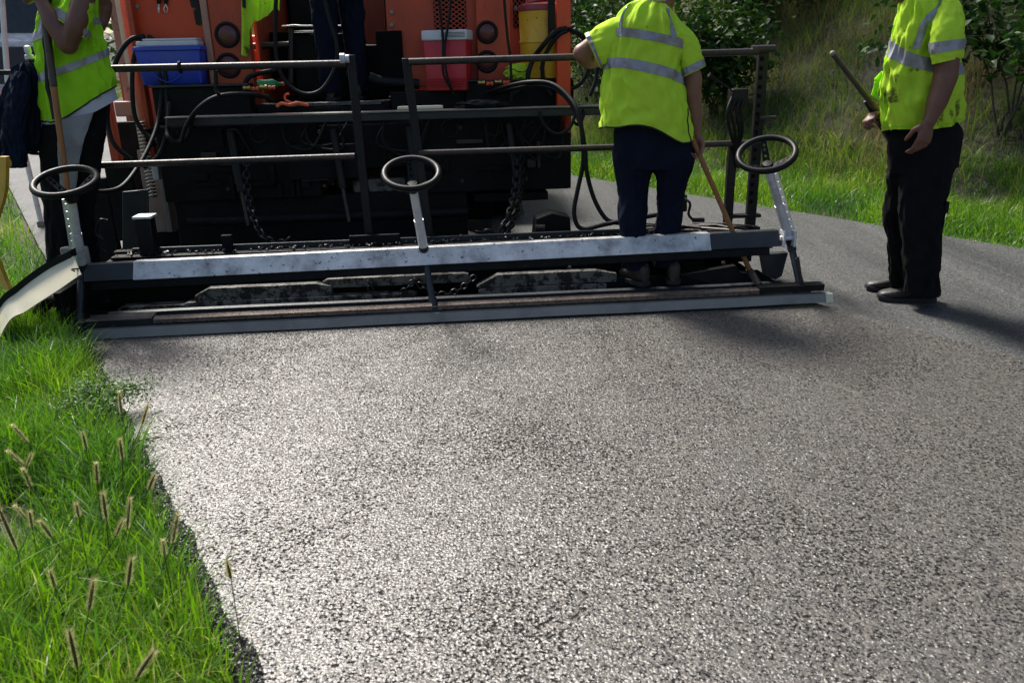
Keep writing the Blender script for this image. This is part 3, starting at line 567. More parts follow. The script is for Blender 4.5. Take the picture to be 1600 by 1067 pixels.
# steering-wheel depth cranks
def crank(px, py, rx, ry, low, mid, R=.155, spokes=(0,), strip=None, tube_m='steel', topoff=.0, tilt=0.0, tip=26):
    top = mp(px, py, .02); a = mp(mid[0], mid[1], .20); bot = mp(low[0], low[1], .05)
    # wheel plane tipped towards the operator
    nrm = (Vector((0, 0, 1))*math.cos(rad(tip))+(-MV)*math.sin(rad(tip))+MU*tilt).normalized()
    ro = MB(); ro.torus(top, nrm, R, .0165, 48, 12, 1, MU); wheel = ro.build('steering_wheel', M['wheelblack'], SC, 60)
    e1 = (MU-nrm*MU.dot(nrm)).normalized(); e2 = nrm.cross(e1); hub = top-nrm*.078
    mb = MB(); mb.lathe([(.0, -.03), (.024, -.03), (.032, -.012), (.032, .010), (.024, .022), (0, .024)], hub, nrm, 20); mb.build('hub', M['blackpaint'], wheel)
    for s_ in spokes:
        A = rad(s_); d = e1*math.cos(A)+e2*math.sin(A); sd_ = nrm.cross(d); mb = MB(); rows = []
        holes = [.35, .55, .75]
        # flat pressed spoke with three round holes: two rails and the bridges between the holes
        for s2 in (-1, 1):
            mb.loft([[hub.lerp(top, f)+d*R*(.12+.85*f)+sd_*s2*(w0)+nrm*.004, hub.lerp(top, f)+d*R*(.12+.85*f)+sd_*s2*(w1)+nrm*.004, hub.lerp(top, f)+d*R*(.12+.85*f)+sd_*s2*(w1)-nrm*.002, hub.lerp(top, f)+d*R*(.12+.85*f)+sd_*s2*(w0)-nrm*.002] for f, w0, w1 in [(k/12, .019-.006*k/12, (.0095 if min(abs(k/12-h) for h in holes) < .05 else .0)) for k in range(13)]])
        mb.build('spoke', M['wheelblack'], wheel, 30)
    ax = (hub-a).normalized(); q = hub-ax*.02
    mb = MB(); mb.tube([q, q.lerp(a, .5), q.lerp(a, .5), a], [.0215, .0215, .025, .025], 18); mb.build('column', M[tube_m], SC)
    mb = MB(); mb.lathe([(0, 0), (.026, 0), (.028, .02), (.026, .045), (0, .045)], a-ax*.03, ax, 16); mb.build('column_collar', M['bluedark'], SC)
    b2 = a-ax*.03; ax2 = (b2-bot).normalized()
    mb = MB(); mb.tube([b2, b2-ax2*.05, b2-ax2*.05, bot+ax2*.06, bot+ax2*.06, bot], [.024, .024, .019, .019, .024, .024], 16); mb.build('lower_column', M['bluedark'], SC)
    c_ = bot; mb = MB(); mb.hexa([c_+MU*x+MV*y+Vector((0, 0, z)) for z in (-.01, .022) for x, y in ((-.042, -.03), (.042, -.03), (.042, .03), (-.042, .03))]); mb.build('foot_clamp', M['bluedark'], SC, 35, .003)
    if strip:
        sd_ = MU*strip; s0 = q+sd_*.045+MV*.035; s1 = a+sd_*.045+MV*.035; wv = MU*.014; mb = MB(); L_ = (s1-s0).length; d = (s1-s0)/L_; nn = d.cross(MU).normalized()*.003; n = 9
        # flat bar with bolt holes
        for k in range(n):
            f0, f1 = s0+d*L_*k/n, s0+d*L_*(k+1)/n; h0, h1 = f0.lerp(f1, .38), f0.lerp(f1, .62)
            for p0, p1, x0, x1 in ((f0, h0, -1, 1), (h1, f1, -1, 1), (h0, h1, -1, -.3), (h0, h1, .3, 1)):
                mb.hexa([p0+wv*x0-nn, p0+wv*x1-nn, p0+wv*x1+nn, p0+wv*x0+nn, p1+wv*x0-nn, p1+wv*x1-nn, p1+wv*x1+nn, p1+wv*x0+nn])
        mb.build('holed_bar', M['steel'], SC, 30)
crank(102, 284, 53, 28, (123, 508), (127, 415), .140, (150, 35, 270), -1, tip=20)
crank(643, 271, 47, 28, (678, 483), (662, 388), .134, (95, 210, 330), None, 'steel')
crank(1198, 241, 48, 28, (1252, 455), (1233, 372), .139, (80, 200, 325), 1, 'steel', 0, -.30)
# clevis joint at the right crank, and the bar with small knobs beside it
mb = MB(); c_ = mp(1231, 372, .17)
for s_ in (-1, 1): mb.hexa([c_+MU*(s_*.03+x)+MV*y+Vector((0, 0, z)) for z in (-.045, .045) for x, y in ((-.006, -.03), (.006, -.03), (.006, .03), (-.006, .03))])
mb.lathe([(0, -.045), (.014, -.045), (.014, .045), (0, .045)], c_, MU, 12); mb.build('clevis', M['steel'], SC, 35, .002)
mb = MB(); mb.tube([mp(1246, 402, .06), mp(1250, 430, .05), mp(1258, 456, .04)], .010, 10); mb.tube([mp(1244, 404, .04), mp(1253, 455, .03)], .005, 8); mb.build('adjuster_rod', M['rust'], SC)

# pipe handrails
def pipe(name, pts, r, m='rust', n=14, par=SC): MB().tube(pts, r, n).build(name, M[m], par)
pipe('top_rail', [mw(-.05, .8, 1.290), mw(1.325, .8, 1.290)], .0195); pipe('lower_rail', [mw(-.18, .8, .775), mw(1.33, .8, .780)], .019)
pipe('top_rail', [mw(1.675, .8, 1.291), mw(3.70, .8, 1.304)], .0195); pipe('lower_rail', [mw(1.70, .8, .786), mw(3.70, .8, .786)], .0185)
def post(u0, u1, z0, z1, w_=.022, v_=.83): 
    mb = MB(); mb.hexa([mw(u0-w_, v_-.02, z0), mw(u0+w_, v_-.02, z0), mw(u0+w_, v_+.02, z0), mw(u0-w_, v_+.02, z0), mw(u1-w_, v_-.02, z1), mw(u1+w_, v_-.02, z1), mw(u1+w_, v_+.02, z1), mw(u1-w_, v_+.02, z1)]); return mb.build('post', M['blackpaint'], SC, 35, .004)
post(1.375, 1.352, .26, 1.335, .024); post(1.74, 1.66, .26, 1.31, .024)
post(3.742, 3.742, .23, 1.335, .030); post(3.60, 3.60, .26, .80, .026, .84)
post(-.30, -.30, .2, 1.28, .025)
MB().lathe([(0, 0), (.03, 0), (.03, .025), (.022, .03), (.022, .05), (0, .05)], mw(1.325, .8, 1.315)-MU*.03, MU, 16).build('rail_cap', M['steel'], SC)
pipe('top_bracket', [mw(3.66, .8, 1.318), mw(3.80, .8, 1.318)], .022)
for k in range(17): MB().hexa([mw(3.722+x, .806+y, .42+k*.052+z) for z in (0, .022) for x, y in ((0, -.004), (.016, -.004), (.016, .004), (0, .004))]).build('slot', M['void'], SC, 30)
MB().lathe([(0, 0), (.012, 0), (.012, .10), (0, .10)], mw(3.74, .80, .93), MU, 10).build('pin', M['rust'], SC)
for z_ in (.66, .50): B(3.57, 3.80, .80, .86, z_*.5, z_*.5+.02).build('post_flange', M['blackpaint'], SC, 35, .003)
for u_, z_ in ((.42, 1.29), (3.05, 1.30)):  MB().torus(mw(u_, .8, z_), MU, .026, .008, 20, 8).build('hose_hook', M['blackpaint'], SC)
mb = MB(); mb.tube([mp(337, 110, .82), mp(337, 140, .82), mp(342, 148, .8)], .011, 8); mb.build('hook_stem', M['blackpaint'], SC)
# valve block, lever and hoses at the right end post
mb = MB(); mb.hexa([mp(x, y, v) for y, v in ((158, .76), (148, .76)) for x in ()] or [mw(3.55+x, .80+y, z) for z in (1.00, 1.10) for x, y in ((0, -.03), (.10, -.03), (.10, .05), (0, .05))]); mb.build('valve_block', M['blackpaint'], SC, 35, .006)
mb = MB(); mb.tube([mp(1150, 146, .78), mp(1130, 132, .76), mp(1113, 121, .74)], .005, 8); mb.build('lever', M['blackpaint'], SC)
mb = MB(); mb.tube([mp(1120, 126, .75), mp(1108, 117, .735)], [.010, .013], 10); mb.build('lever_grip', M['rubber'], SC)
for k, (x0, x1) in enumerate(((1141, 1137), (1148, 1143), (1155, 1151), (1160, 1158))):
    pipe('valve_hose', spline([mp(x0+3, 152, .78), mp(x1, 175, .75), mp(x0, 205, .76), mp(1148+k*2, 232, .8), mp(1150+k*2, 262, .82)]), .010, 'rubber')
mb = MB(); mb.tube([mp(1066, 305, .8), mp(1066, 330, .8)], .03, 12); mb.tube(spline([mp(1066, 308, .75), mp(1078, 318, .7), mp(1076, 335, .7), mp(1084, 345, .68)]), .008, 8); mb.tube([mp(1082, 344, .68), mp(1100, 344, .68)], .014, 10); mb.build('crank_handle', M['blackpaint'], SC)
mb = MB(); mb.hexa([mw(.06+x, .72+y, z) for z in (.262, .47) for x, y in ((0, 0), (.09, 0), (.09, .09), (0, .09))]); mb.build('left_jack', M['blackpaint'], SC, 35, .006)
B(.055, .16, .71, .82, .475, .49).build('jack_cap', M['steel'], SC, 35, .003)
mb = MB(); mb.tube(spline([mp(168, 345, .70), mp(155, 345, .68), mp(150, 365, .68), mp(160, 375, .68), mp(152, 385, .68), mp(165, 395, .7)]), .009, 8); mb.build('jack_handle', M['blackpaint'], SC)
# coil spring rod at the left post, over which the jacket hangs
mb = MB(); hp = [mp(52+1.2*math.sin(k*.7), 92+k*1.0, .74)+MU*.028*math.cos(k*1.1)+MV*.028*math.sin(k*1.1) for k in range(0, 150)]; mb.tube(hp, .009, 6); mb.build('coil_spring', M['blackpaint'], SC)
MB().lathe([(0, 0), (.014, 0), (.022, .01), (.022, .03), (.012, .035), (.018, .05), (.016, .075), (0, .08)], mp(47, 96, .74), (0, 0, 1), 14).build('spring_nut', M['steel'], SC)
MB().hexa([mw(x, y, z) for z in (1.27, 1.295) for x, y in ((-.62, .70), (-.28, .70), (-.28, .78), (-.62, .78))]).build('jacket_bracket', M['blackpaint'], SC, 35, .004)
# chains
def chain(name, pts, par, L_=.042, r=.0048, m='blackpaint'):
    q = spline(pts, 10); acc = [0]
    for i in range(1, len(q)): acc.append(acc[-1]+(q[i]-q[i-1]).length)
    n = int(acc[-1]/(L_*.72)); mb = MB()
    for k in range(n):
        D_ = (k+.5)*acc[-1]/n; i = max(1, next((j for j in range(len(acc)) if acc[j] >= D_), len(acc)-1)); t = (q[i]-q[i-1]).normalized(); c = q[i-1]+t*(D_-acc[i-1])
        a = t.cross(Vector((.1, .2, 1))).normalized(); ax = a if k % 2 else t.cross(a).normalized(); mb.torus(c, ax, L_*.34, r, 14, 6, 1.5, t)
    mb.build(name, M[m], par)
chain('chain', [mp(575, 440, .27), mp(584, 462, .26), mp(605, 475, .26), mp(628, 458, .26), mp(645, 440, .27)], SC)
chain('chain', [mp(648, 436, .27), mp(660, 448, .26), mp(690, 460, .24), mp(718, 452, .25), mp(742, 432, .27)], SC)
for k, px in enumerate((152, 300, 430, 890, 1010, 1130)): MB().lathe([(0, 0), (.011, 0), (.011, .012), (.006, .012), (.006, .02), (0, .02)], mp(px, 440-(px-150)*.03, .255), -MV, 6).build('bolt', M['rust'], SC)

# ================================================================ end gate guard at the left edge of the picture
EG = thing('end_gate_guard', 'curved cream plate with black top edge and yellow arm at left edge', 'end gate', tuple(G(40, 520)), 0, None)
cr = [(P(-60, 620, 3.75)), P(-5, 490, 3.78), P(28, 455, 3.80), P(72, 422, 3.83), P(112, 401, 3.86)]
lo = [(P(-40, 640, 3.62)), P(6, 514, 3.64), P(42, 485, 3.68), P(88, 455, 3.72), P(124, 430, 3.76)]
cu, cl_ = spline(cr, 8), spline(lo, 8); th_ = Vector((.004, .012, 0))
MB().loft([[a, b_, b_+th_, a+th_] for a, b_ in zip(cu, cl_)]).build('guard_plate', M['cream'], EG, 30)
MB().loft([[a+Vector((0, -.004, -.004)), a+Vector((0, -.006, .032)), a+Vector((.0, .05, .034)), a+Vector((0, .05, -.004))] for a in cu]).build('black_edge', M['rubber'], EG, 30)
ya = spline([P(4, 245, 3.9), P(2, 300, 3.9), P(-12, 350, 3.9), P(-14, 390, 3.9), P(0, 430, 3.88), P(10, 452, 3.86)], 8)
MB().loft([[p+Vector((-.018, 0, 0)), p+Vector((.022, -.01, 0)), p+Vector((.022, .02, 0)), p+Vector((-.018, .03, 0))] for p in ya]).build('yellow_arm', M['yellow'], EG, 30)
MB().tube([P(-20, 258, 3.93), P(14, 254, 3.93)], .022, 12).build('arm_head', M['yellow'], EG)
MB().tube([P(60, 490, 3.95), P(75, 470, 3.95), P(110, 470, 3.95)], .035, 12).build('skid_tube', M['black'], EG)
mb = MB(); mb.prism([Vector((p.x, p.y, 0)) + Vector((0, 0, z)) for p, z in ((G(30, 500), -.05), (G(118, 505), -.05), (G(118, 505), .26), (G(60, 500), .12))], Vector((.02, .06, 0))); mb.build('skid_plate', M['black'], EG, 30, .004)
MB().tube(spline([P(122, 420, 3.8), P(112, 421, 3.74), P(117, 424, 3.73)]), .004, 6).build('wire_hook', M['rust'], EG)

# ================================================================ PAVER
PV = thing('asphalt_paver', 'orange asphalt paver seen from behind with black rear frame and round lamps', 'paver', tuple(mw(1.3, 3.2, -.03)), MA)
def K(x0, x1, y0, y1, v, d, m, name, bev=.006, par=None):      # box measured between picture columns/rows on plane v, d deep
    a = ml(x0, y1, v); b_ = ml(x1, y0, v); c_ = ml(x0, y0, v); d_ = ml(x1, y1, v)
    return MB().box(min(a[0], c_[0]), max(b_[0], d_[0]), v, v+d, (a[2]+d_[2])/2, (b_[2]+c_[2])/2).build(name, m, par or PV, 35, bev)
TOPZ = 2.05
V0 = 2.0
def W(u0, u1, z0, z1, v0, v1, m, name, bev=.006, par=None): return MB().box(u0, u1, v0, v1, z0, z1).build(name, m, par or PV, 35, bev)
# left rear panel, uprights, right rear panel with grilles
W(-.235, .30, 1.18, TOPZ, 2.02, 2.10, M['orange'], 'rear_panel'); W(-.20, -.165, .70, TOPZ, 1.93, 2.02, M['orangedirty'], 'corner_post')
W(.275, .32, 1.10, TOPZ, 1.94, 2.02, M['pinkish'], 'panel_flange'); W(.322, .57, 1.02, TOPZ, 1.95, 2.06, M['orangedirty'], 'lamp_upright')
W(1.50, 2.20, 1.12, TOPZ, 2.03, 2.10, M['orangedirty'], 'rear_panel'); W(2.12, 2.36, 1.02, TOPZ, 1.95, 2.03, M['orangedirty'], 'lamp_upright')
W(2.362, 2.70, 1.04, TOPZ, 2.03, 2.09, M['orange'], 'rear_panel')
W(2.64, 2.735, .80, TOPZ, 1.66, 1.72, M['orange'], 'corner_post'); W(2.585, 2.63, 1.42, TOPZ, 1.67, 1.70, M['rubber'], 'cable_duct')
MB().prism([mp(x, y, 1.2) for x, y in ((191, 300), (231, 296), (232, 388), (191, 396))], MV*.02).build('side_plate', M['bluedark'], PV, 30, .004)
W(-.36, -.20, .20, .72, 1.5, 1.56, M['black'], 'side_block', .01)
W(-.55, -.24, .35, TOPZ, 2.6, 2.66, M['pinkish'], 'side_door'); W(-.44, -.40, .9, TOPZ, 2.5, 2.6, M['orangedirty'], 'door_post'); W(-.36, -.325, .6, TOPZ, 2.2, 2.3, M['cream'], 'door_edge'); W(-.33, -.25, .5, TOPZ, 2.30, 2.36, M['pinkish'], 'door_panel')
W(-.60, -.30, .95, 1.06, 2.5, 2.58, M['pinkish'], 'door_latch', .01); W(-.42, -.33, 1.06, 1.28, 2.44, 2.5, M['cream'], 'door_handle', .01)
W(-.50, -.44, .1, 1.2, 2.0, 2.08, M['orangedirty'], 'side_post')
for (px, py), r_ in (((355, 55), .082), ((357, 103), .082), ((761, 51), .075), ((761, 97), .075)):
    c_ = mp(px, py, 1.945); mb = MB(); mb.torus(c_, MV, r_-.010, .012, 40, 10); la = mb.build('tail_lamp', M['rubber'], PV, 60)
    mb = MB(); mb.lathe([(0, .016), (r_*.3, .015), (r_*.6, .010), (r_-.014, .0), (r_-.014, -.02), (0, -.02)], c_, -MV, 32); mb.build('lens', M['lens'], la)
def grille(u0, u1, z0, z1, v, cw, ch, hexm=False):
    W(u0, u1, z0, z1, v+.001, v+.004, M['void'], 'grille_backing', 0); mb = MB(); nu = int((u1-u0)/cw); nz_ = int((z1-z0)/ch); g = .0035
    for i in range(nu+1):
        for j in range(nz_):
            for s_ in (-1, 1):
                c0 = (u0+i*cw, z0+(j+(.5 if s_ > 0 else .5))*ch); a = (u0+i*cw-s_*cw*.5 if 0 else u0+i*cw, z0+j*ch); b_ = (u0+i*cw+s_*cw*.5, z0+(j+.5)*ch); c2 = (u0+i*cw, z0+(j+1)*ch)
                for p0, p1 in ((a, b_), (b_, c2)):
                    if u0 <= p1[0] <= u1 and u0 <= p0[0] <= u1: mb.add([mw(p0[0], v-.003, p0[1]-g), mw(p1[0], v-.003, p1[1]-g), mw(p1[0], v-.003, p1[1]+g), mw(p0[0], v-.003, p0[1]+g), mw(p0[0], v, p0[1]-g), mw(p1[0], v, p1[1]-g), mw(p1[0], v, p1[1]+g), mw(p0[0], v, p0[1]+g)], [(0, 1, 2, 3), (4, 7, 6, 5), (3, 2, 6, 7), (0, 4, 5, 1)])
    mb.build('grille_mesh', M['orangedirty'], PV, 30)
grille(1.83, 2.055, 1.48, 2.0, 2.022, .045, .030); grille(2.385, 2.47, 1.50, 2.0, 2.022, .030, .040)
# black cabinets below the panels
W(-.08, .56, .93, 1.165, 1.80, 2.2, M['black'], 'lower_cabinet', .01); W(2.02, 2.78, .93, 1.155, 1.80, 2.2, M['black'], 'lower_cabinet', .01)
W(-.09, .56, 1.165, 1.18, 1.78, 2.02, M['bluedark'], 'cabinet_shelf', .003); W(1.5, 2.02, .98, 1.10, 1.85, 2.1, M['black'], 'cabinet_step', .01); W(2.02, 2.79, 1.155, 1.166, 1.78, 2.03, M['bluedark'], 'cabinet_shelf', .003)
# operator's recess
W(.58, 1.50, .95, TOPZ, 3.6, 3.66, M['orangedirty'], 'recess_back'); W(.575, .60, .95, TOPZ, 2.1, 3.6, M['orangedirty'], 'recess_side'); W(1.485, 1.51, .95, TOPZ, 2.11, 3.6, M['black'], 'recess_side')
W(.58, 1.49, .98, 1.04, 1.86, 3.6, M['black'], 'operator_deck'); W(.80, 1.44, 1.02, 1.045, 1.80, 1.86, M['plate'], 'deck_edge', .003); W(.86, 1.46, .975, 1.015, 1.80, 1.855, M['black'], 'deck_lip')
W(.80, 1.25, 1.045, 1.50, 2.25, 2.6, M['black'], 'valve_cabinet', .012); W(.80, 1.05, 1.50, 1.51, 2.22, 2.62, M['bluedark'], 'cabinet_lid', .003)
W(.62, .78, 1.2, 1.52, 2.4, 2.7, M['void'], 'dark_box', .01); W(1.42, 1.60, 1.10, 1.50, 1.98, 2.03, M['void'], 'dark_box', .006); W(1.28, 1.46, 1.04, 1.42, 2.3, 2.6, M['black'], 'valve_cabinet', .015)
pipe('exhaust_pipe', [mp(388, 73, 2.2), mp(452, 70, 2.2)], .022, 'rust', 14, PV); pipe('deck_pipe', spline([mp(577, 121, 1.95), mp(600, 128, 1.95), mp(655, 132, 1.95)]), .035, 'rubber', 14, PV)
pipe('frame_tube', [mp(440, 42, 2.25), mp(462, 40, 2.2), mp(470, 41, 2.2), mp(548, 41, 2.2)], .006, 'steel', 8, PV)
pipe('frame_post', [mp(455, 45, 2.2), mp(455, 130, 2.2)], .02, 'bluedark', 8, PV)
# rear cross bar and the black underworks
W(.09, 2.93, .93, .985, 1.46, 1.56, M['bluedark'], 'rear_crossbar', .008); W(.09, 2.93, .985, .993, 1.44, 1.57, M['galv'], 'crossbar_lip', .002)
W(-.06, 1.0, .42, .925, 1.66, 2.4, M['black'], 'rear_box', .012); W(1.0, 1.7, .60, .90, 1.72, 2.4, M['black'], 'rear_box', .01); W(1.7, 2.74, .42, .93, 1.66, 2.6, M['black'], 'rear_box', .012)
W(1.05, 1.66, .45, .58, 1.9, 2.4, M['black'], 'auger_box', .01); W(-.02, 2.0, -.02, .43, 1.70, 2.2, M['black'], 'conveyor_wall', .01)
W(.80, 1.28, .55, .78, 1.60, 1.66, M['black'], 'rear_plate', .006); W(1.2, 1.65, .28, .52, 1.78, 2.0, M['whitedirty'], 'tarred_plate', .01)
W(2.05, 2.58, .34, .40, 1.70, 1.9, M['black'], 'tow_bracket', .006); W(2.0, 2.24, .05, .42, 2.6, 3.1, M['black'], 'axle_box', .01)
pipe('auger_shaft', [mw(.1, 1.55, .3), mw(2.0, 1.55, .3)], .03, 'black', 12, PV)
for u_, z_ in ((.63, .86), (2.2, .86), (1.9, .86), (2.62, .85)): MB().torus(mw(u_, 1.59, z_), MV+MU*.15, .055, .007, 24, 8).build('hose_ring', M['rubber'], PV)
for u_ in (.3, .95, 1.9, 2.35):
    for z_ in (.50, .86): MB().lathe([(0, 0), (.014, 0), (.014, .012), (0, .012)], mw(u_+.07, 1.66, z_), -MV, 6).build('bolt', M['rust'], PV)
for (px, py) in ((263, 22), (806, 14), (612, 20), (612, 40)): MB().lathe([(0, 0), (.016, 0), (.013, .012), (0, .014)], mp(px if px != 263 else 215, py if px != 263 else 11, 2.015), -MV, 12).build('bolt_head', M['galv'], PV)
W(1.55, 1.75, 1.28, 1.288, 2.02, 2.032, M['galv'], 'panel_strip', .001)
# left side: corrugated hose guard, plates
mb = MB(); 
for k in range(22): mb.box(-.245, -.205, 1.88, 1.95, .93-k*.024, .944-k*.024)
mb.build('side_ladder', M['galv'], PV, 30)
W(-.20, -.16, .15, .70, 2.02, 3.2, M['galv'], 'side_plate', .006); W(-.42, -.23, .1, .72, 2.3, 2.33, M['galv'], 'side_plate', .006); W(-.185, -.14, .55, .66, 1.86, 1.94, M['steel'], 'side_clamp', .006)
W(-.19, -.12, .78, .90, 1.86, 1.94, M['void'], 'side_clamp', .006)
# tracks, hood, hopper, seats: the rest of the machine ahead
for s_, (a, b_) in enumerate(((-.15, .22), (2.15, 2.52))):
    mb = MB(); R_ = .34; cz = .32; pts = [mw(a, 2.9+R_*math.cos(t)*1.0 if False else 3.2+R_*math.cos(t), cz+R_*math.sin(t)) for t in [rad(90+k*15) for k in range(13)]][::1]
    pts = [mw(a, 3.3+R_*math.cos(rad(t)), cz+R_*math.sin(rad(t))) for t in range(270, 89, -15)]+[mw(a, 5.4+R_*math.cos(rad(t)), cz+R_*math.sin(rad(t))) for t in range(90, -91, -15)]
    mb.prism(pts, MU*(b_-a)); tr = mb.build('track', M['rubber'], PV, 30)
    for vv in (3.3, 4.0, 4.7, 5.4): MB().lathe([(0, 0), (.24, 0), (.26, .03), (.26, b_-a+.02), (0, b_-a+.02)], mw(a-.01, vv, .30), MU, 24).build('track_roller', M['black'], tr)
W(-.20, 2.60, .75, 1.45, 3.68, 5.2, M['orange'], 'engine_hood', .04); W(.1, 1.0, 1.45, 1.56, 4.0, 5.0, M['orange'], 'hood_top', .03)
W(.55, .6, 1.04, 1.9, 3.4, 3.5, M['black'], 'seat_frame'); W(.62, 1.05, 1.45, 1.55, 2.9, 3.35, M['rubber'], 'operator_seat', .03); W(.62, 1.05, 1.55, 1.95, 3.3, 3.4, M['rubber'], 'seat_backrest', .03)
mb = MB(); prof = [(-.35, 1.15), (-.15, .55), (2.55, .55), (2.75, 1.15), (2.70, 1.15), (2.50, .60), (-.10, .60), (-.30, 1.15)]
mb.prism([mw(u_, 5.3, z_) for u_, z_ in prof], MV*1.7); mb.build('hopper', M['orange'], PV, 30, .01)
pipe('push_roller', [mw(.4, 7.15, .45), mw(2.0, 7.15, .45)], .11, 'black', 16, PV)
# greasy clutter on the underworks: ribs, angle bars, cylinders
for k in range(34):
    u_ = random.choice((random.uniform(.0, .95), random.uniform(1.75, 2.65), random.uniform(.95, 1.75))); z_ = random.uniform(.46, .86); hw, hh = random.choice(((.012, .09), (.09, .014), (.03, .03), (.05, .022), (.018, .06)))
    v_ = 1.66 if (u_ < 1.0 or u_ > 1.7) else 1.72; W(max(-.05, u_-hw), min(2.73, u_+hw), max(.43, z_-hh), min(.9, z_+hh), v_-random.uniform(.015, .05), v_-.0005*(k % 4)-.001, M['black' if k % 4 else 'rust'], 'bracket', .003)
for u_ in (.45, 1.12, 1.62, 2.3): pipe('hydraulic_cylinder', [mw(u_, 1.60, .88), mw(u_+.04, 1.52, .5)], .028, 'blackpaint', 14, PV); pipe('piston_rod', [mw(u_+.04, 1.52, .5), mw(u_+.07, 1.46, .28)], .013, 'rust', 10, PV)
for k in range(9):
    x = random.uniform(260, 860); pts = [(x, 185, 1.62), (x+random.uniform(-20, 20), 215+random.uniform(0, 20), 1.58), (x+random.uniform(10, 60), 235+random.uniform(-10, 20), 1.56), (x+random.uniform(50, 90), 190, 1.63)]; MB().tube(spline([mp(*q) for q in pts], 8), random.uniform(.006, .011), 8).build('grease_line', M['rubber'], PV)
W(-.60, -.21, -.03, .92, 2.36, 2.42, M['black'], 'side_skirt', .006); W(-.62, -.36, -.03, .62, 1.50, 1.56, M['black'], 'side_block', .01); W(-.60, -.46, .4, 1.3, 2.7, 2.76, M['orangedirty'], 'side_skirt', .006)
# hoses
def hose(pts, r=.013, m='rubber', name='hose'): MB().tube(spline([mp(x, y, v) for x, y, v in pts], 10), r, 12).build(name, M[m], PV)
hose([(226, 57, 1.90), (205, 62, 1.85), (188, 82, 1.82), (178, 108, 1.80), (170, 150, 1.8), (168, 190, 1.85), (178, 225, 1.8), (205, 250, 1.8)], .016)
hose([(224, 60, 1.88), (212, 80, 1.84), (207, 110, 1.82), (207, 150, 1.8), (212, 185, 1.8), (228, 210, 1.8), (250, 222, 1.78), (275, 220, 1.75), (296, 205, 1.7), (300, 185, 1.6)], .015)
hose([(232, 57, 1.88), (244, 75, 1.84), (249, 110, 1.82), (252, 150, 1.8), (247, 190, 1.7), (235, 225, 1.5), (215, 262, 1.3), (190, 292, 1.1), (160, 300, .95), (140, 296, .85)], .014)
hose([(234, 58, 1.87), (252, 75, 1.84), (258, 110, 1.82), (260, 150, 1.8), (262, 195, 1.7), (250, 240, 1.6), (225, 262, 1.6)], .015)
hose([(266, 160, 1.55), (262, 200, 1.5), (264, 215, 1.45), (280, 222, 1.45), (295, 210, 1.42), (302, 180, 1.40), (330, 155, 1.42), (370, 147, 1.5), (420, 152, 1.6)], .015)
hose([(283, 222, 1.38), (292, 195, 1.36), (312, 168, 1.36), (345, 150, 1.4), (400, 148, 1.5), (424, 158, 1.6)], .013)
hose([(432, -20, 1.75), (430, 40, 1.75), (433, 95, 1.75), (448, 130, 1.74), (475, 147, 1.72), (502, 141, 1.72), (522, 110, 1.74), (527, 75, 1.75), (515, 30, 1.78), (503, -20, 1.8)], .014)
hose([(381, 137, 1.85), (388, 122, 1.85), (405, 115, 1.9), (432, 110, 1.95)], .016)
hose([(683, -20, 1.75), (692, 60, 1.72), (692, 110, 1.70), (702, 135, 1.7), (714, 152, 1.72)], .0085); hose([(707, -20, 1.75), (700, 40, 1.72), (695, 75, 1.71), (697, 110, 1.69), (708, 148, 1.7)], .0085)
hose([(786, -20, 1.75), (792, 50, 1.72), (797, 90, 1.7), (799, 130, 1.68), (799, 160, 1.66)], .009)
hose([(886, 45, 1.64), (868, 50, 1.64), (850, 70, 1.66), (835, 90, 1.72), (826, 112, 1.70), (822, 132, 1.7), (800, 150, 1.7)], .017)
hose([(886, 48, 1.64), (872, 56, 1.64), (858, 75, 1.66), (848, 100, 1.68), (850, 130, 1.7), (862, 150, 1.7)], .015)
hose([(888, 46, 1.65), (905, 54, 1.70), (918, 75, 1.8), (920, 105, 1.78), (908, 130, 1.76), (888, 140, 1.74), (868, 134, 1.72)], .014)
hose([(890, 47, 1.65), (915, 60, 1.72), (930, 85, 1.84), (932, 120, 1.82), (922, 150, 1.8)], .014)
hose([(760, 146, 1.7), (790, 136, 1.5), (825, 129, 1.3), (860, 131, 1.2), (885, 148, 1.1), (903, 175, 1.0), (910, 215, .95), (911, 255, .95), (902, 300, .92), (897, 330, .9), (902, 352, .88), (915, 358, .86), (940, 352, .82), (975, 345, .78), (1060, 330, .76)], .014)
hose([(770, 149, 1.7), (800, 140, 1.5), (835, 134, 1.28), (868, 140, 1.18), (892, 162, 1.08), (907, 195, 1.0), (914, 235, .95), (917, 270, .93), (928, 310, .9), (945, 340, .86), (962, 348, .84), (985, 348, .82)], .014)
hose([(690, 0, 1.9), (690, 0, 1.9), (760, 140, 1.8)], .002) if False else None
hose([(843, 175, 1.4), (850, 195, 1.38), (870, 210, 1.36), (890, 200, 1.36), (899, 180, 1.38)], .011); hose([(905, 165, 1.5), (912, 178, 1.45), (905, 195, 1.45), (895, 190, 1.5)], .010)
hose([(356, 205, 1.62), (370, 205, 1.6), (380, 220, 1.6), (395, 245, 1.62)], .011); hose([(780, 190, 1.6), (778, 205, 1.6), (770, 222, 1.6)], .008)
for x0, y0 in ((380, 138), (747, 130)):
    for k in range(4): MB().lathe([(0, 0), (.013, 0), (.013, .018), (.009, .018), (.009, .03), (.014, .03), (.014, .045), (0, .045)], mp(x0+k*13, y0+1.5*math.sin(k*2), 1.62+.03*k), MU+MV*.2*(k % 2), 8).build('hose_fitting', M['brass' if k % 2 == 0 else 'redorange'] if k != 2 else M['brass'], PV)
chain('chain', [mp(385, 250, 1.35), mp(387, 300, 1.25), mp(398, 345, 1.1), (mp(415, 372, 1.0)), mp(440, 380, .95), mp(452, 372, .95)], PV, .055, .0065)
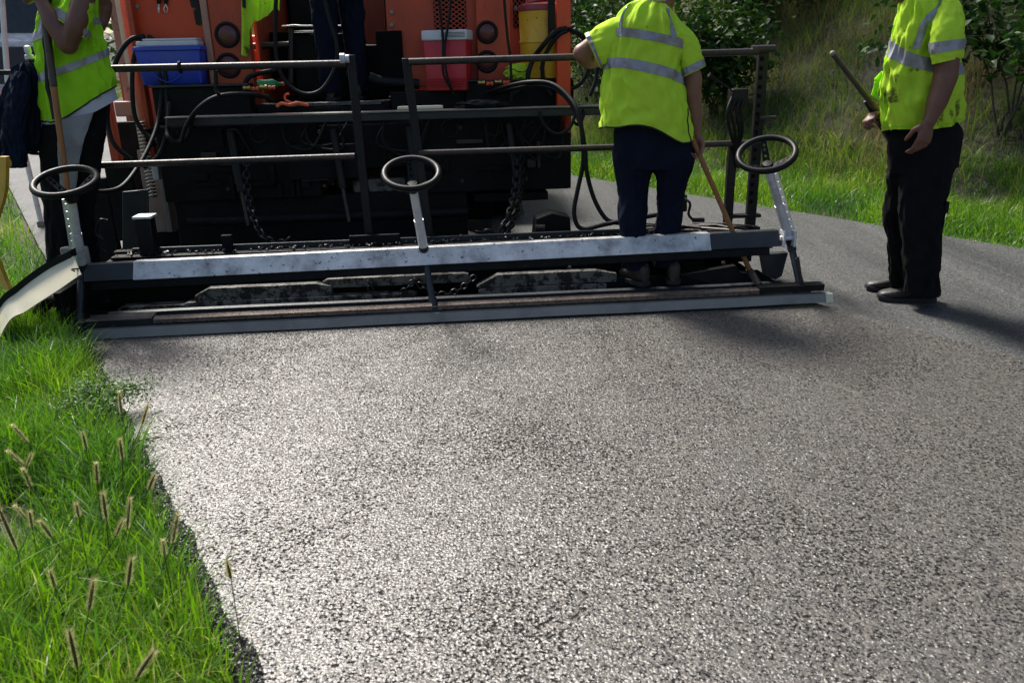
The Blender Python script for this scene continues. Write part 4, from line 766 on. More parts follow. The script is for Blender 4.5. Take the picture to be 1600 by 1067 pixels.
chain('chain', [mp(808, 240, 1.5), mp(806, 290, 1.3), mp(800, 325, 1.1), mp(790, 350, 1.0), mp(778, 366, .95), mp(745, 362, .95)], PV, .07, .010)
chain('chain', [mp(815, 245, 1.55), mp(811, 300, 1.35), mp(803, 335, 1.15), mp(795, 362, 1.0)], PV, .06, .008)
# tarry lumps of mix clinging to the works
def cr3(): return mw(random.uniform(-.1, 3.6), random.uniform(.70, .86), .268+random.uniform(0, .01)), random.uniform(.005, .014)
crumbs('spilled_mix', 420, cr3, M['crumb'])

# ================================================================ FIGURES AND CLOTH
class Surf:
    """a tube of cloth: rings given by left and right edge points, depth, roundness"""
    def __init__(s, secs, wr=.006, fx=7, fz=2.2, seed=0, e=2.3):
        s.c, s.A, s.B = [], [], []
        for L_, R_, dep in secs:
            A = (R_-L_)/2; c = (L_+R_)/2; b = Vector((0, 0, 1)).cross(A).normalized()*-1
            b = -Vector((c.x, c.y, 0)).normalized()          # depth lies along the line of sight
            s.c.append(c); s.A.append(A*.965); s.B.append(Vector((b.x, b.y, 0)).normalized()*dep)
        s.wr, s.fx, s.fz, s.seed, s.e = wr, fx, fz, seed, e; s.n = len(s.c); s.hem = None
    def _cr(s, arr, t):
        x = t*(s.n-1); i = min(int(x), s.n-2); f = x-i
        a, b, c, d = arr[max(i-1, 0)], arr[i], arr[i+1], arr[min(i+2, s.n-1)]
        return .5*((2*b)+(c-a)*f+(2*a-5*b+4*c-d)*f*f+(3*b-a-3*c+d)*f**3)
    def at(s, th, t, off=0.0):
        c, A, B_ = s._cr(s.c, t), s._cr(s.A, t), s._cr(s.B, t); k = 2/s.e
        ct, st = math.cos(th), math.sin(th); x = math.copysign(abs(ct)**k, ct); y = math.copysign(abs(st)**k, st)
        p = c+A*x+B_*y; n = (A.normalized()*ct/max(A.length, .01)+B_.normalized()*st/max(B_.length, .01)).normalized()
        if s.wr:
            q = Vector((ct*s.fx*.35+s.seed, st*s.fx*.35, p.z*s.fz*2.0+.9*ct)); w_ = 1-abs(noise.noise(q))*2.2
            q2 = Vector((ct*s.fx*.8, st*s.fx*.8+s.seed, p.z*s.fz*5+2.0*st)); w2 = noise.noise(q2)
            p = p+n*s.wr*(w_*.8+w2*.8)
        if s.hem and t < .2: p = p+Vector((0, 0, s.hem(th)*(1-t/.2)))
        return p+n*off
    def shell(s, mb, n=96, m=70, th=.004, t0=0, t1=1, closed_top=False):
        ts = [t0+(t1-t0)*i/m for i in range(m+1)]; T = [2*math.pi*k/n for k in range(n)]
        out = [[s.at(a, t) for a in T] for t in ts]
        if closed_top: mb.loft(out, cap=False); mb.f.append(tuple(len(mb.v)-n+k for k in range(n))); inn = [[s.at(a, t, -th) for a in T] for t in ts[:6]]; mb.loft([out[0]]+inn[:1][::1]+inn[1:], cap=False); return mb
        inn = [[s.at(a, t, -th) for a in T] for t in ts]; return mb.loft(out+inn[::-1], cap=False)
    def solid(s, mb, n=28, m=20, t0=0, t1=1):
        return mb.loft([[s.at(2*math.pi*k/n, t0+(t1-t0)*i/m) for k in range(n)] for i in range(m+1)])
    def hband(s, t_of, half, m_, parent, a0=0, a1=2*math.pi, n=110, off=.004, name='reflective_tape'):
        rows = []
        for i in range(n+1):
            a = a0+(a1-a0)*i/n; tt = [t_of(a)-half+2*half*k/4 for k in range(5)]
            rows.append([s.at(a, t, off) for t in tt]+[s.at(a, t, off-.0035) for t in tt[::-1]])
        return MB().loft(rows, cap=(a1-a0) < 6.2).build(name, m_, parent, 50)
    def vband(s, a_of, half, t0, t1, m_, parent, n=50, off=.0055, name='reflective_tape'):
        rows = []
        for i in range(n+1):
            t = t0+(t1-t0)*i/n; aa = [a_of(t)-half+2*half*k/4 for k in range(5)]
            rows.append([s.at(a, t, off) for a in aa]+[s.at(a, t, off-.0035) for a in aa[::-1]])
        return MB().loft(rows).build(name, m_, parent, 50)
    def piping(s, parent, m_, t=0.0, r=.0035, n=90): MB().tube([s.at(2*math.pi*k/n, t, .001) for k in range(n+1)], r, 6).build('hem_piping', m_, parent)
def PS(rows):       # rows measured as (left x, left y, right x, right y, distance, depth)
    return [(P(a, b_, Y), P(c, d, Y), dep) for a, b_, c, d, Y, dep in rows]
def oball(mb, c, ax, n=16, m=10):
    c = Vector(c); X, Y_, Z = ax; rings = []
    for i in range(m+1):
        t = max(.03, min(math.pi-.03, math.pi*i/m)); rings.append([c+X*math.sin(t)*math.cos(2*math.pi*k/n)+Y_*math.sin(t)*math.sin(2*math.pi*k/n)-Z*math.cos(t) for k in range(n)])
    return mb.loft(rings)
def limb(mb, pts, rs, n=14):
    q = spline(pts, 6); m = len(pts)-1; r = []
    for i in range(len(q)):
        x = i/6; k = min(int(x), m-1); f = x-k; f = f*f*(3-2*f); r.append(rs[k]*(1-f)+rs[k+1]*f)
    mb.tube(q, r, n); mb.ball(pts[0], rs[0], 12, 8); mb.ball(pts[-1], rs[-1], 12, 8)
def hand(mb, wr, fd, pn, side, curl=(25, 30, 20), sc_=1.0, spread=.0, thumb=(.5, .6)):
    """wr wrist, fd finger direction, pn direction the palm faces, side +1/-1: which side the thumb is on"""
    fd = fd.normalized(); pn = (pn-fd*pn.dot(fd)).normalized(); ac = fd.cross(pn)*side
    rings = []
    for f, w_, t_ in ((-.01, .028, .020), (.02, .031, .019), (.05, .039, .017), (.080, .041, .014), (.094, .038, .011)):
        rings.append([wr+fd*f*sc_+ac*w_*sc_*math.cos(2*math.pi*k/16)+pn*t_*sc_*math.sin(2*math.pi*k/16) for k in range(16)])
    mb.loft(rings)
    for i, (o, L_) in enumerate(((.031, .92), (.0105, 1.0), (-.0105, .95), (-.031, .76))):
        p = wr+fd*(.085-.004*abs(i-1))*sc_+ac*o*sc_; d = (fd+ac*o*spread*10).normalized(); pts = [p]; a = 0
        for k, ln in enumerate((.046, .028, .022)):
            a += rad(curl[k]+i*3); q = d*math.cos(a)+pn*math.sin(a); pts.append(pts[-1]+q*ln*L_*sc_)
        mb.tube([pts[0], pts[0].lerp(pts[1], .5), pts[1], pts[1].lerp(pts[2], .5), pts[2], pts[3]], [.0098*sc_, .0092*sc_, .0095*sc_, .0083*sc_, .0084*sc_, .0068*sc_], 9); mb.ball(pts[3], .0068*sc_, 8, 6)
    b = wr+fd*.022*sc_+ac*.026*sc_; d1 = (fd*.75+ac*.75+pn*thumb[0]).normalized(); d2 = (fd*.9+ac*.1+pn*thumb[1]).normalized()
    p1 = b+d1*.038*sc_; p2 = p1+d2*.032*sc_; p3 = p2+(d2+pn*.2).normalized()*.024*sc_
    mb.tube([b, p1, p2, p3], [.015*sc_, .0125*sc_, .011*sc_, .008*sc_], 10); mb.ball(p3, .008*sc_, 8, 6)
def head(mb, c, face, up, root, skinm, hairm, hat=False, later=None, k=1.0):
    f = face.normalized(); up = (up-f*up.dot(f)).normalized(); s_ = f.cross(up)
    oball(mb, c+up*.025*k-f*.01*k, (s_*.076*k, f*.098*k, up*.098*k), 24, 16)
    oball(mb, c-up*.045*k+f*.028*k, (s_*.058*k, f*.062*k, up*.070*k), 20, 14)      # jaw
    oball(mb, c-up*.098*k+f*.062*k, (s_*.026*k, f*.022*k, up*.018*k))               # chin
    oball(mb, c-up*.02*k+f*.078*k, (s_*.042*k, f*.018*k, up*.045*k))
    mb.tube([c+up*.02*k+f*.088*k, c-up*.015*k+f*.104*k, c-up*.032*k+f*.108*k], [.008*k, .012*k, .014*k], 10)   # nose
    oball(mb, c-up*.036*k+f*.095*k, (s_*.019*k, f*.012*k, up*.010*k))
    oball(mb, c+up*.030*k+f*.086*k, (s_*.048*k, f*.012*k, up*.009*k))               # brow
    oball(mb, c-up*.060*k+f*.084*k, (s_*.026*k, f*.010*k, up*.005*k)); oball(mb, c-up*.071*k+f*.082*k, (s_*.023*k, f*.010*k, up*.006*k))  # lips
    for q in (-1, 1):
        oball(mb, c+s_*q*.079*k-up*.005*k-f*.012*k, (s_*.010*k, f*.018*k, up*.032*k)); oball(mb, c+s_*q*.045*k-up*.02*k+f*.062*k, (s_*.02*k, f*.02*k, up*.02*k))
    def rest(body):
        for q in (-1, 1):
            e = MB(); oball(e, c+s_*q*.031*k+up*.008*k+f*.083*k, (s_*.012*k, f*.012*k, up*.009*k)); eo = e.build('eye', M['eye'], body, 60)
            e = MB(); oball(e, c+s_*q*.031*k+up*.008*k+f*.0925*k, (s_*.005*k, f*.004*k, up*.005*k)); 
            ir = e.build('iris', M['iris'], body, 60)
        h = MB(); n = 26; rings = []
        for i in range(12):
            t = rad(8*i+2); ring = []
            for j in range(n):
                a = 2*math.pi*j/n; fr_ = max(0, math.cos(a)); tt = t*(1.22-.42*fr_**2); d = (f*math.cos(a)+s_*math.sin(a))*math.sin(tt)+up*math.cos(tt); r_ = 1+.02*noise.noise(d*9)
                ring.append(c+up*.028*k-f*.012*k+(s_*s_.dot(d)*.083+f*f.dot(d)*.104+up*up.dot(d)*.106)*k*r_)
            rings.append(ring)
        h.loft(rings); h.build('hair', hairm, root, 60)
    return rest
def boots(root, sh, body_m, sole_m, name='boot'):
    for heel, toe, zt in sh:
        ax = (toe-heel); L_ = ax.length; ax.normalize(); sd_ = Vector((-ax.y, ax.x, 0)).normalized(); up = Vector((0, 0, 1)); rings = []; sol = []
        F_ = (0, .03, .12, .25, .36, .48, .62, .76, .90, .97, 1.0); W_ = (.020, .030, .037, .036, .035, .039, .047, .050, .042, .028, .014); H_ = (.10, .118, .125, .122, .112, .092, .076, .068, .058, .048, .034)
        for f, w_, h_ in zip(F_, W_, H_):
            c = heel+ax*L_*f; rings.append([c+sd_*w_*math.copysign(abs(math.cos(a))**.8, math.cos(a))+up*(.018+(h_-.018)*(.5+.5*math.copysign(abs(math.sin(a))**.75, math.sin(a)))) for a in [2*math.pi*k/20 for k in range(20)]])
            tz = .012*max(0, (f-.8)/.2); sol.append([c-sd_*(w_+.004)+up*tz, c+sd_*(w_+.004)+up*tz, c+sd_*(w_+.005)+up*(.024+tz), c-sd_*(w_+.005)+up*(.024+tz)])
        b = MB().loft(rings).build(name, body_m, root, 60)
        MB().loft(sol).build('sole', sole_m, b, 30, .002)
        la = MB()
        for k in range(4): f = .40+k*.07; h_ = np.interp(f, F_, H_); c = heel+ax*L_*f+up*(h_-.001); la.tube([c-sd_*.024-up*.008, c+up*.003, c+sd_*.024+ax*.012-up*.008], .0022, 5)
        la.build('laces', M['piping'], b)
def trousers(root, hip, legs, m_, seed=0, wr=.014, name='trousers', voxel=.0072):
    mb = MB(); Surf(hip, wr*.6, 6, 3, seed, 2.3).solid(mb, 48, 30)
    for i, lg in enumerate(legs): Surf(lg, wr, 6, 3.4, seed+i*4+1, 2.15).solid(mb, 48, 70)
    me = remesh(mb, voxel, 1, name); return link(name, me, m_, root, 80)
def arms_body(root, fn, skinm, torso, legs, name='body', voxel=.0052):
    mb = MB(); rest = fn(mb); Surf(torso, 0).solid(mb, 24, 16)
    for lg in legs: limb(mb, lg, [.07, .045, .034, .03][:len(lg)])
    me = remesh(mb, voxel, 4, name); b = link(name, me, skinm, root, 80)
    if rest: rest(b)
    return b

# ---------------------------------------------------------------- middle worker, back to us, left elbow on the rail
YM = 4.38
zf_ = .09
W1 = thing('person', 'person in clean lime vest and navy trousers leaning an elbow on the handrail, back turned', 'person', (P(1020, 425, YM).x, YM, zf_), 0, 'road workers in lime vests')
vest = Surf(PS([(938,199,1083,221,YM,.165),(939,170,1080,195,YM,.165),(940,140,1076,168,YM,.160),(943,112,1070,138,YM,.155),(948,86,1066,110,YM,.15),(953,62,1070,84,YM,.145),(958,40,1072,60,YM-.01,.135),(968,22,1066,40,YM-.015,.115),(985,8,1052,20,YM-.01,.09),(1003,0,1042,8,YM,.07)]), .020, 8, 3.4, 3)
vest.hem = lambda a: .055*math.exp(-((a-rad(100))/.55)**2)+.008*math.sin(a*5+1)
mb = MB(); vest.shell(mb, 150, 110); vo = mb.build('vest', M['lime'], W1, 60)
sl = Surf(PS([(914,54,938,106,YM+.03,.075),(925,48,945,103,YM+.02,.085),(945,34,962,96,YM,.095),(972,24,985,78,YM,.09)]), .008, 5, 9, 9)
sr = Surf(PS([(1066,121,1101,104,YM-.02,.075),(1062,100,1097,84,YM-.02,.08),(1056,72,1087,58,YM-.02,.085),(1042,50,1066,36,YM-.02,.085)]), .006, 5, 9, 12)
for i, q in enumerate((sl, sr)):
    mb = MB(); q.shell(mb, 60, 40); so = mb.build('sleeve', M['lime'], W1, 60)
    q.hband(lambda a: .12, .095, M['tape'], W1, off=.004); q.piping(W1, M['lime'], 0, .002)
tp = vest
tp.hband(lambda a: .375+.045*math.sin(a)-.0, .033, M['tape'], W1); tp.hband(lambda a: .60+.030*math.sin(a), .033, M['tape'], W1)
tp.vband(lambda t: rad(134)+rad(70)*(t-.6), .085, .62, .93, M['tape'], W1); tp.vband(lambda t: rad(56)-rad(20)*(t-.6), .085, .62, .92, M['tape'], W1)
tp.piping(W1, M['piping'], 0, .004); MB().tube([tp.at(rad(22), t, .004) for t in [k/30*.22 for k in range(31)]], .003, 6).build('side_seam', M['piping'], W1)
mb = MB(); oball(mb, P(1018, 2, YM), (Vector((.085, 0, 0)), Vector((0, .08, 0)), Vector((0, 0, .018)))); mb.build('collar', M['cream'], W1, 60)
tag_ = MB(); c_ = P(982, 190, YM-.17); 
trousers(W1, PS([(958,262,1082,262,YM,.12),(958,235,1083,240,YM,.13),(958,205,1082,222,YM,.13),(962,185,1078,200,YM,.12)]),
 [PS([(972,418,1009,420,YM-.02,.062),(971,385,1009,388,YM-.02,.066),(967,340,1010,342,YM-.02,.07),(968,312,1010,312,YM,.075),(965,285,1012,287,YM,.085),(958,245,1024,250,YM,.11),(962,215,1022,215,YM,.10)]),
  PS([(1022,416,1058,414,YM+.02,.062),(1022,382,1060,380,YM+.02,.066),(1027,340,1064,338,YM+.02,.07),(1028,312,1067,312,YM+.02,.075),(1026,285,1073,287,YM,.085),(1022,245,1084,250,YM,.11),(1020,215,1080,220,YM,.10)])], M['navy'], 2)
def fn(mb):
    limb(mb, [P(972, 48, YM), P(938, 64, YM+.03), P(909, 83, YM+.06)], [.055, .050, .045]); limb(mb, [P(909, 83, YM+.06), P(922, 95, YM+.16), P(955, 88, YM+.34)], [.047, .043, .03])
    hand(mb, P(955, 88, YM+.34), Vector((1, .4, -.05)), Vector((0, -.1, -1)), 1, (20, 35, 20))
    limb(mb, [P(1062, 62, YM), P(1082, 118, YM-.02), P(1083, 142, YM-.02)], [.042, .046, .043]); limb(mb, [P(1083, 142, YM-.02), P(1086, 175, YM-.01), P(1088, 208, YM)], [.043, .038, .026])
    hand(mb, P(1088, 210, YM), Vector((.05, .1, -1)), Vector((-.5, -.6, -.1)), -1, (45, 60, 40))
    limb(mb, [P(1022, 22, YM), P(1038, -4, YM+.02)], [.062, .058])
    return head(mb, P(1042, -31, YM+.04), Vector((.35, 1, -.35)), Vector((.1, .3, 1)), W1, M['skin'], M['hair'])
arms_body(W1, fn, M['skin'], PS([(972,200,1068,215,YM,.10),(965,120,1050,135,YM,.10),(968,50,1055,62,YM,.09),(1000,16,1040,24,YM,.06)]), [[P(992, 215, YM), P(990, 320, YM), P(990, 385, YM)], [P(1050, 215, YM), P(1046, 320, YM), P(1042, 382, YM)]])
boots(W1, [(Vector((P(1010, 425, YM-.08).x, YM-.09, .09)), Vector((P(975, 425, YM-.08).x-.02, YM+.17, .09)), 0), (Vector((P(1045, 425, YM-.02).x+.02, YM-.07, .09)), Vector((P(1040, 425, YM).x+.06, YM+.20, .09)), 0)], M['tanboot'], M['sole'])
# his lute: brown handle slanting down through the screed gap
def handle(name, label, pts, rs, m_, group=None, cat='rake', n=12):
    T = thing(name, label, cat, tuple(Vector(pts[-1])), 0, group); MB().tube(pts, rs, n).build('handle', M[m_], T); return T
h0 = P(1084, 222, YM-.035); h1 = mp(1172, 424, .24); h2 = mp(1186, 446, .16)
LT = handle('asphalt_lute', 'long brown wooden handled lute slanting from the leaning worker\'s hand into the screed', [h0+(h0-h1)*.12, h0, h1], [.0125, .0135, .0150], 'wood', 'long handled asphalt tools')
MB().tube([h1+(h0-h1)*.02, h1, h2], [.018, .020, .021], 12).build('ferrule', M['rust'], LT); mb = MB(); mb.hexa([h2+MU*x+MV*y+Vector((0, 0, z)) for z in (-.06, .012) for x, y in ((-.05, -.012), (.07, -.012), (.07, .012), (-.05, .012))]); mb.build('blade', M['black'], LT, 30, .004)

# ---------------------------------------------------------------- right worker, facing left
YR = 4.27; zr = -.03
W2 = thing('person', 'stout person in soiled lime vest and black trousers standing on the road facing left', 'person', tuple(P(1430, 468, 4.27).to_2d())+(zr,), 0, 'road workers in lime vests')
v2 = Surf(PS([(1380,203,1507,190,YR,.19),(1378,175,1506,168,YR,.205),(1377,148,1505,140,YR,.20),(1378,118,1502,112,YR,.19),(1387,85,1501,84,YR,.18),(1398,50,1505,52,YR,.185),(1404,26,1502,28,YR,.175),(1408,6,1494,4,YR,.15),(1414,-10,1478,-14,YR,.11),(1420,-22,1462,-26,YR,.075)]), .020, 8, 3.2, 21, 2.25)
v2.hem = lambda a: .008*math.sin(a*3+1)
mb = MB(); v2.shell(mb, 150, 110); mb.build('vest', M['limedirty'], W2, 60)
s2 = Surf(PS([(1457,101,1505,90,YR-.215,.075),(1453,78,1507,70,YR-.21,.085),(1454,45,1508,42,YR-.185,.085),(1466,14,1503,14,YR-.14,.075),(1474,-6,1490,-8,YR-.09,.06)]), .007, 5, 9, 31)
mb = MB(); s2.shell(mb, 64, 50); mb.build('sleeve', M['lime'], W2, 60); s2.hband(lambda a: .26, .075, M['tape'], W2)
s3 = Surf(PS([(1400,110,1436,100,YR+.2,.07),(1402,80,1440,74,YR+.19,.08),(1410,40,1450,40,YR+.16,.09),(1425,5,1465,5,YR+.1,.09)]), .006, 5, 9, 33)
mb = MB(); s3.shell(mb, 48, 30); mb.build('sleeve', M['lime'], W2, 60); s3.hband(lambda a: .22, .09, M['tape'], W2)
v2.hband(lambda a: .42-.065*math.cos(a)-.025*math.sin(a), .036, M['tape'], W2)
v2.vband(lambda t: rad(float(np.interp(t, [.47, .6, .68, .76, .93], [102, 98, 87, 68, 52]))), .10, .47, .93, M['tape'], W2)
MB().tube([v2.at(rad(160)+.32*(t-.3), t, .004) for t in [k/40*.95 for k in range(2, 41)]], .0035, 6).build('zip', M['limegreen'], W2)
MB().tube([v2.at(2*math.pi*k/90, .03, .001) for k in range(91)], .0025, 6).build('hem_seam', M['limegreen'], W2)
mb = MB(); 
for k in range(3): a = P(1378, 112+k*3, YR-.02); mb.tube(spline([a, a+Vector((-.03, -.01, -.03-.01*k)), a+Vector((-.02-.012*k, 0, -.09)), a+Vector((-.028+.02*k, -.01, -.14))]), [.006, .008, .008]*5+[.007]*10, 6) if False else mb.tube([a, a+Vector((-.03, -.01, -.035-.01*k)), a+Vector((-.012-.012*k, 0, -.09)), a+Vector((-.022+.016*k, -.01, -.13))], [.004, .009, .008, .005], 6)
mb.build('tie_strap', M['limegreen'], W2)
trousers(W2, PS([(1388,268,1498,262,YR,.15),(1386,240,1502,236,YR,.165),(1388,212,1505,206,YR,.165),(1398,196,1496,190,YR,.14)]),
 [PS([(1392,447,1432,447,YR+.10,.075),(1390,420,1434,420,YR+.10,.075),(1388,380,1432,380,YR+.09,.075),(1381,335,1434,335,YR+.08,.085),(1386,300,1448,300,YR+.07,.09),(1388,260,1466,258,YR+.06,.10),(1392,220,1480,220,YR+.05,.11)]),
  PS([(1414,458,1468,462,YR-.09,.078),(1413,430,1468,434,YR-.09,.078),(1411,390,1470,392,YR-.08,.08),(1406,345,1474,342,YR-.07,.09),(1406,300,1482,296,YR-.06,.10),(1408,260,1494,256,YR-.05,.11),(1412,220,1502,216,YR-.04,.11)])], M['blacktr'], 7, .016)
def fn(mb):
    Ya = YR-.225
    limb(mb, [P(1474, 14, YR-.07), P(1481, 70, Ya+.02), P(1478, 118, Ya)], [.045, .055, .055]); limb(mb, [P(1478, 118, Ya), P(1466, 155, Ya-.01), P(1452, 190, Ya-.02)], [.056, .049, .033])
    hand(mb, P(1451, 190, Ya-.02), Vector((-.15, -.05, -1)), Vector((-.25, 1, 0)), -1, (22, 30, 18), 1.08, 0, (.7, .5))
    Yb = YR+.22
    limb(mb, [P(1436, 15, YR+.13), P(1424, 100, Yb), P(1420, 150, Yb)], [.058, .052, .045]); limb(mb, [P(1420, 150, Yb), P(1400, 165, Yb-.08), P(1384, 180, Yb-.2)], [.046, .040, .029])
    hand(mb, P(1385, 180, Yb-.19), Vector((-1, -.2, .05)), Vector((.1, -.3, -1)), -1, (45, 55, 45), 1.0)
    limb(mb, [P(1440, 0, YR), P(1432, -28, YR-.01)], [.068, .062])
    return head(mb, P(1424, -42, YR-.01), Vector((-1, -.15, -.25)), Vector((-.2, 0, 1)), W2, M['skin'], M['hair'], k=1.05)
arms_body(W2, fn, M['skin2'], PS([(1405,195,1485,190,YR,.12),(1400,120,1485,118,YR,.13),(1420,30,1490,30,YR,.11),(1425,-12,1465,-14,YR,.07)]), [[P(1430, 220, YR+.05), P(1410, 335, YR+.06), P(1412, 415, YR+.10)], [P(1460, 220, YR-.05), P(1440, 340, YR-.07), P(1442, 420, YR-.09)]])
a0, a1 = G(1467, 474, zr), G(1374, 471, zr); b0, b1 = G(1440, 456, zr), G(1354, 455, zr)
boots(W2, [(a0+Vector((0, .04, 0)), a1+Vector((0, .03, 0)), 0), (b0+Vector((0, .03, 0)), b1+Vector((0, .02, 0)), 0)], M['boot'], M['sole'])
r0, r1, r2 = P(1301, 84, 4.22), P(1368, 170, 4.29), P(1396, 226, 4.34)
RK = handle('asphalt_rake', 'brown handled rake held low across the body by the stout worker', [r0, r0.lerp(r1, .5), r1, r1.lerp(r2, .4)], [.0135, .0145, .0155, .016], 'darkwood', 'long handled asphalt tools')
MB().ball(r0, .0142, 12, 8).build('handle_end', M['galv'], RK); MB().tube([r1.lerp(r2, .3), r2, r2.lerp(P(1450, 315, 4.36), .9)], [.019, .017, .012], 10).build('ferrule', M['rubber'], RK)
MB().tube([P(1352, 158, 4.30), P(1362, 172, 4.31), P(1392, 222, 4.35)], [.010, .016, .014], 10).build('grip_wrap', M['rubber'], RK)
c_ = P(1450, 315, 4.36); mb = MB(); mb.hexa([c_+Vector((x, y, z)) for z in (-.03, .03) for x, y in ((-.01, -.2), (.01, -.2), (.01, .2), (-.01, .2))]); mb.hexa([Vector((0, 0, 0))+c_+Vector((x*.2, y, z)) for z in (-.03, -.03) for x, y in ()] or [c_+Vector((x, y, z)) for z in (-.10, -.03) for x, y in ((-.004, -.19), (.004, -.19), (.004, .19), (-.004, .19))]); mb.build('rake_head', M['black'], RK, 30)

# ---------------------------------------------------------------- left worker, chin on hands over the tool
YL = 4.55; zl = .09
W3 = thing('person', 'person in lime vest over grey shirt resting chin and arms on a tool handle', 'person', (P(110, 420, YL).x, YL, zl), 0, 'road workers in lime vests')
v3 = Surf(PS([(63,184,179,136,YL,.155),(60,168,180,122,YL,.155),(58,146,173,102,YL,.15),(57,122,167,82,YL,.15),(56,96,161,62,YL,.145),(56,70,156,42,YL,.145),(58,42,152,22,YL,.14),(62,16,150,0,YL,.13),(72,-14,146,-26,YL,.115),(84,-34,136,-42,YL,.085),(92,-46,122,-52,YL,.065)]), .020, 8, 3.3, 41, 2.3)
v3.hem = lambda a: -.045*math.exp(-((a-rad(118))/.75)**2)
mb = MB(); v3.shell(mb, 150, 110); mb.build('vest', M['limegreen'], W3, 60); v3.piping(W3, M['piping'], 0, .004)
v3.hband(lambda a: .300-.012*math.sin(a), .026, M['tape'], W3); v3.hband(lambda a: .545-.0*math.sin(a), .026, M['tape'], W3)
v3.vband(lambda t: rad(35)-.15*(t-.55), .10, .55, .93, M['tape'], W3); v3.vband(lambda t: rad(140)-.15*(t-.55), .10, .55, .93, M['tape'], W3)
MB().tube([v3.at(rad(128), t, .005) for t in [k/40*.8 for k in range(1, 41)]], .012, 6).build('front_opening', M['piping'], W3)
s4 = Surf(PS([(84,26,135,63,YL-.16,.07),(92,10,142,48,YL-.15,.08),(105,-16,150,18,YL-.12,.09),(118,-34,146,-8,YL-.06,.08)]), .008, 5, 9, 44)
mb = MB(); s4.shell(mb, 64, 44); mb.build('sleeve', M['limegreen'], W3, 60); s4.hband(lambda a: .17, .12, M['tape'], W3); s4.piping(W3, M['lime'], 0, .003)
s5 = Surf(PS([(138,2,168,-10,YL+.18,.06),(130,-20,160,-28,YL+.14,.08),(118,-36,145,-42,YL+.06,.08)]), .006, 5, 9, 46)
mb = MB(); s5.shell(mb, 48, 30); mb.build('sleeve', M['limegreen'], W3, 60); s5.hband(lambda a: .15, .12, M['tape'], W3)
t3 = Surf(PS([(65,193,186,154,YL,.162),(66,179,180,136,YL,.148),(66,160,172,117,YL,.135),(66,130,160,94,YL,.12)]), .006, 7, 3, 51, 2.3)
t3.hem = lambda a: -.03*math.exp(-((a-rad(100))/.8)**2)
mb = MB(); t3.shell(mb, 100, 30); mb.build('undershirt', M['tee'], W3, 60)
trousers(W3, PS([(62,262,158,250,YL,.12),(62,235,163,222,YL,.13),(64,205,168,180,YL,.13),(68,180,166,155,YL,.12)]),
 [PS([(76,414,114,414,YL-.02,.062),(72,380,112,380,YL-.02,.066),(70,335,114,335,YL-.02,.07),(66,300,112,300,YL,.08),(63,260,112,258,YL,.10),(64,222,116,218,YL,.10)]),
  PS([(118,412,158,410,YL+.04,.062),(112,380,152,378,YL+.04,.066),(108,335,146,333,YL+.04,.07),(106,300,152,298,YL+.02,.08),(104,255,158,250,YL,.10),(106,222,164,210,YL,.10)])], M['blacktr'], 17, .014)
pn_ = Surf(PS([(112,412,138,412,YL-.08,.01),(108,370,128,370,YL-.09,.01),(102,320,118,320,YL-.10,.012),(92,270,122,265,YL-.128,.012),(90,225,132,218,YL-.148,.012),(92,188,146,176,YL-.150,.012)]), .006, 7, 5, 60)
mb = MB(); pn_.solid(mb, 32, 50); mb.build('side_panel', M['greypanel'], W3, 60)
def fn(mb):
    Ya = YL-.20
    limb(mb, [P(134, -20, YL-.12), P(122, 30, Ya), P(106, 70, Ya)], [.058, .052, .046]); limb(mb, [P(106, 70, Ya), P(84, 38, Ya), P(62, -2, Ya+.02)], [.049, .045, .030])
    hand(mb, P(61, -4, Ya+.03), Vector((-.35, .3, 1)), Vector((-.6, .8, 0)), 1, (60, 60, 40))
    limb(mb, [P(140, -26, YL+.12), P(160, 4, YL+.2), P(163, 14, YL+.2)], [.055, .045, .040]); limb(mb, [P(163, 14, YL+.2), P(158, 34, YL+.18), P(140, 60, YL+.08)], [.040, .036, .03])
    hand(mb, P(138, 62, YL+.07), Vector((-.8, -.4, -.3)), Vector((-.3, .2, -1)), -1, (30, 30, 20))
    limb(mb, [P(100, -30, YL), P(72, -46, YL-.03)], [.06, .056])
    return head(mb, P(44, -36, YL-.05), Vector((-1, -.1, -.38)), Vector((-.3, 0, 1)), W3, M['skin'], M['hair'])
arms_body(W3, fn, M['skin2'], PS([(78,195,152,175,YL,.10),(75,100,148,80,YL,.10),(80,10,142,-2,YL,.10),(92,-30,125,-36,YL,.06)]), [[P(88, 215, YL), P(90, 320, YL), P(94, 380, YL)], [P(134, 205, YL), P(130, 320, YL+.04), P(134, 378, YL+.04)]])
boots(W3, [(Vector((P(108, 420, YL).x+.04, YL-.06, zl)), Vector((P(80, 420, YL).x-.10, YL-.08, zl)), 0), (Vector((P(150, 420, YL).x+.03, YL+.08, zl)), Vector((P(118, 420, YL).x-.10, YL+.06, zl)), 0)], M['boot'], M['sole'])
q0, q1, q2 = P(66, -8, YL-.15), P(84, 136, YL-.20), P(106, 300, YL-.22)
SH = handle('asphalt_shovel', 'upright tool handle under the chin-resting worker, dark top and worn wood below', [q0, q0.lerp(q1, .5), q1], [.019, .0185, .018], 'darkwood', 'long handled asphalt tools')
mb = MB(); mb.tube([q1, q1.lerp(q2, .5), q2, q2+(q2-q1)*.55], [.0165, .0155, .0150, .014], 12); mb.build('shaft', M['wood'], SH)
e_ = q2+(q2-q1)*.55; mb = MB(); mb.hexa([e_+Vector((x, y, z)) for z in (-.16, .0) for x, y in ((-.08, -.02), (.08, -.02), (.06, .02), (-.06, .02))]); mb.build('blade', M['galv'], SH, 30, .01)

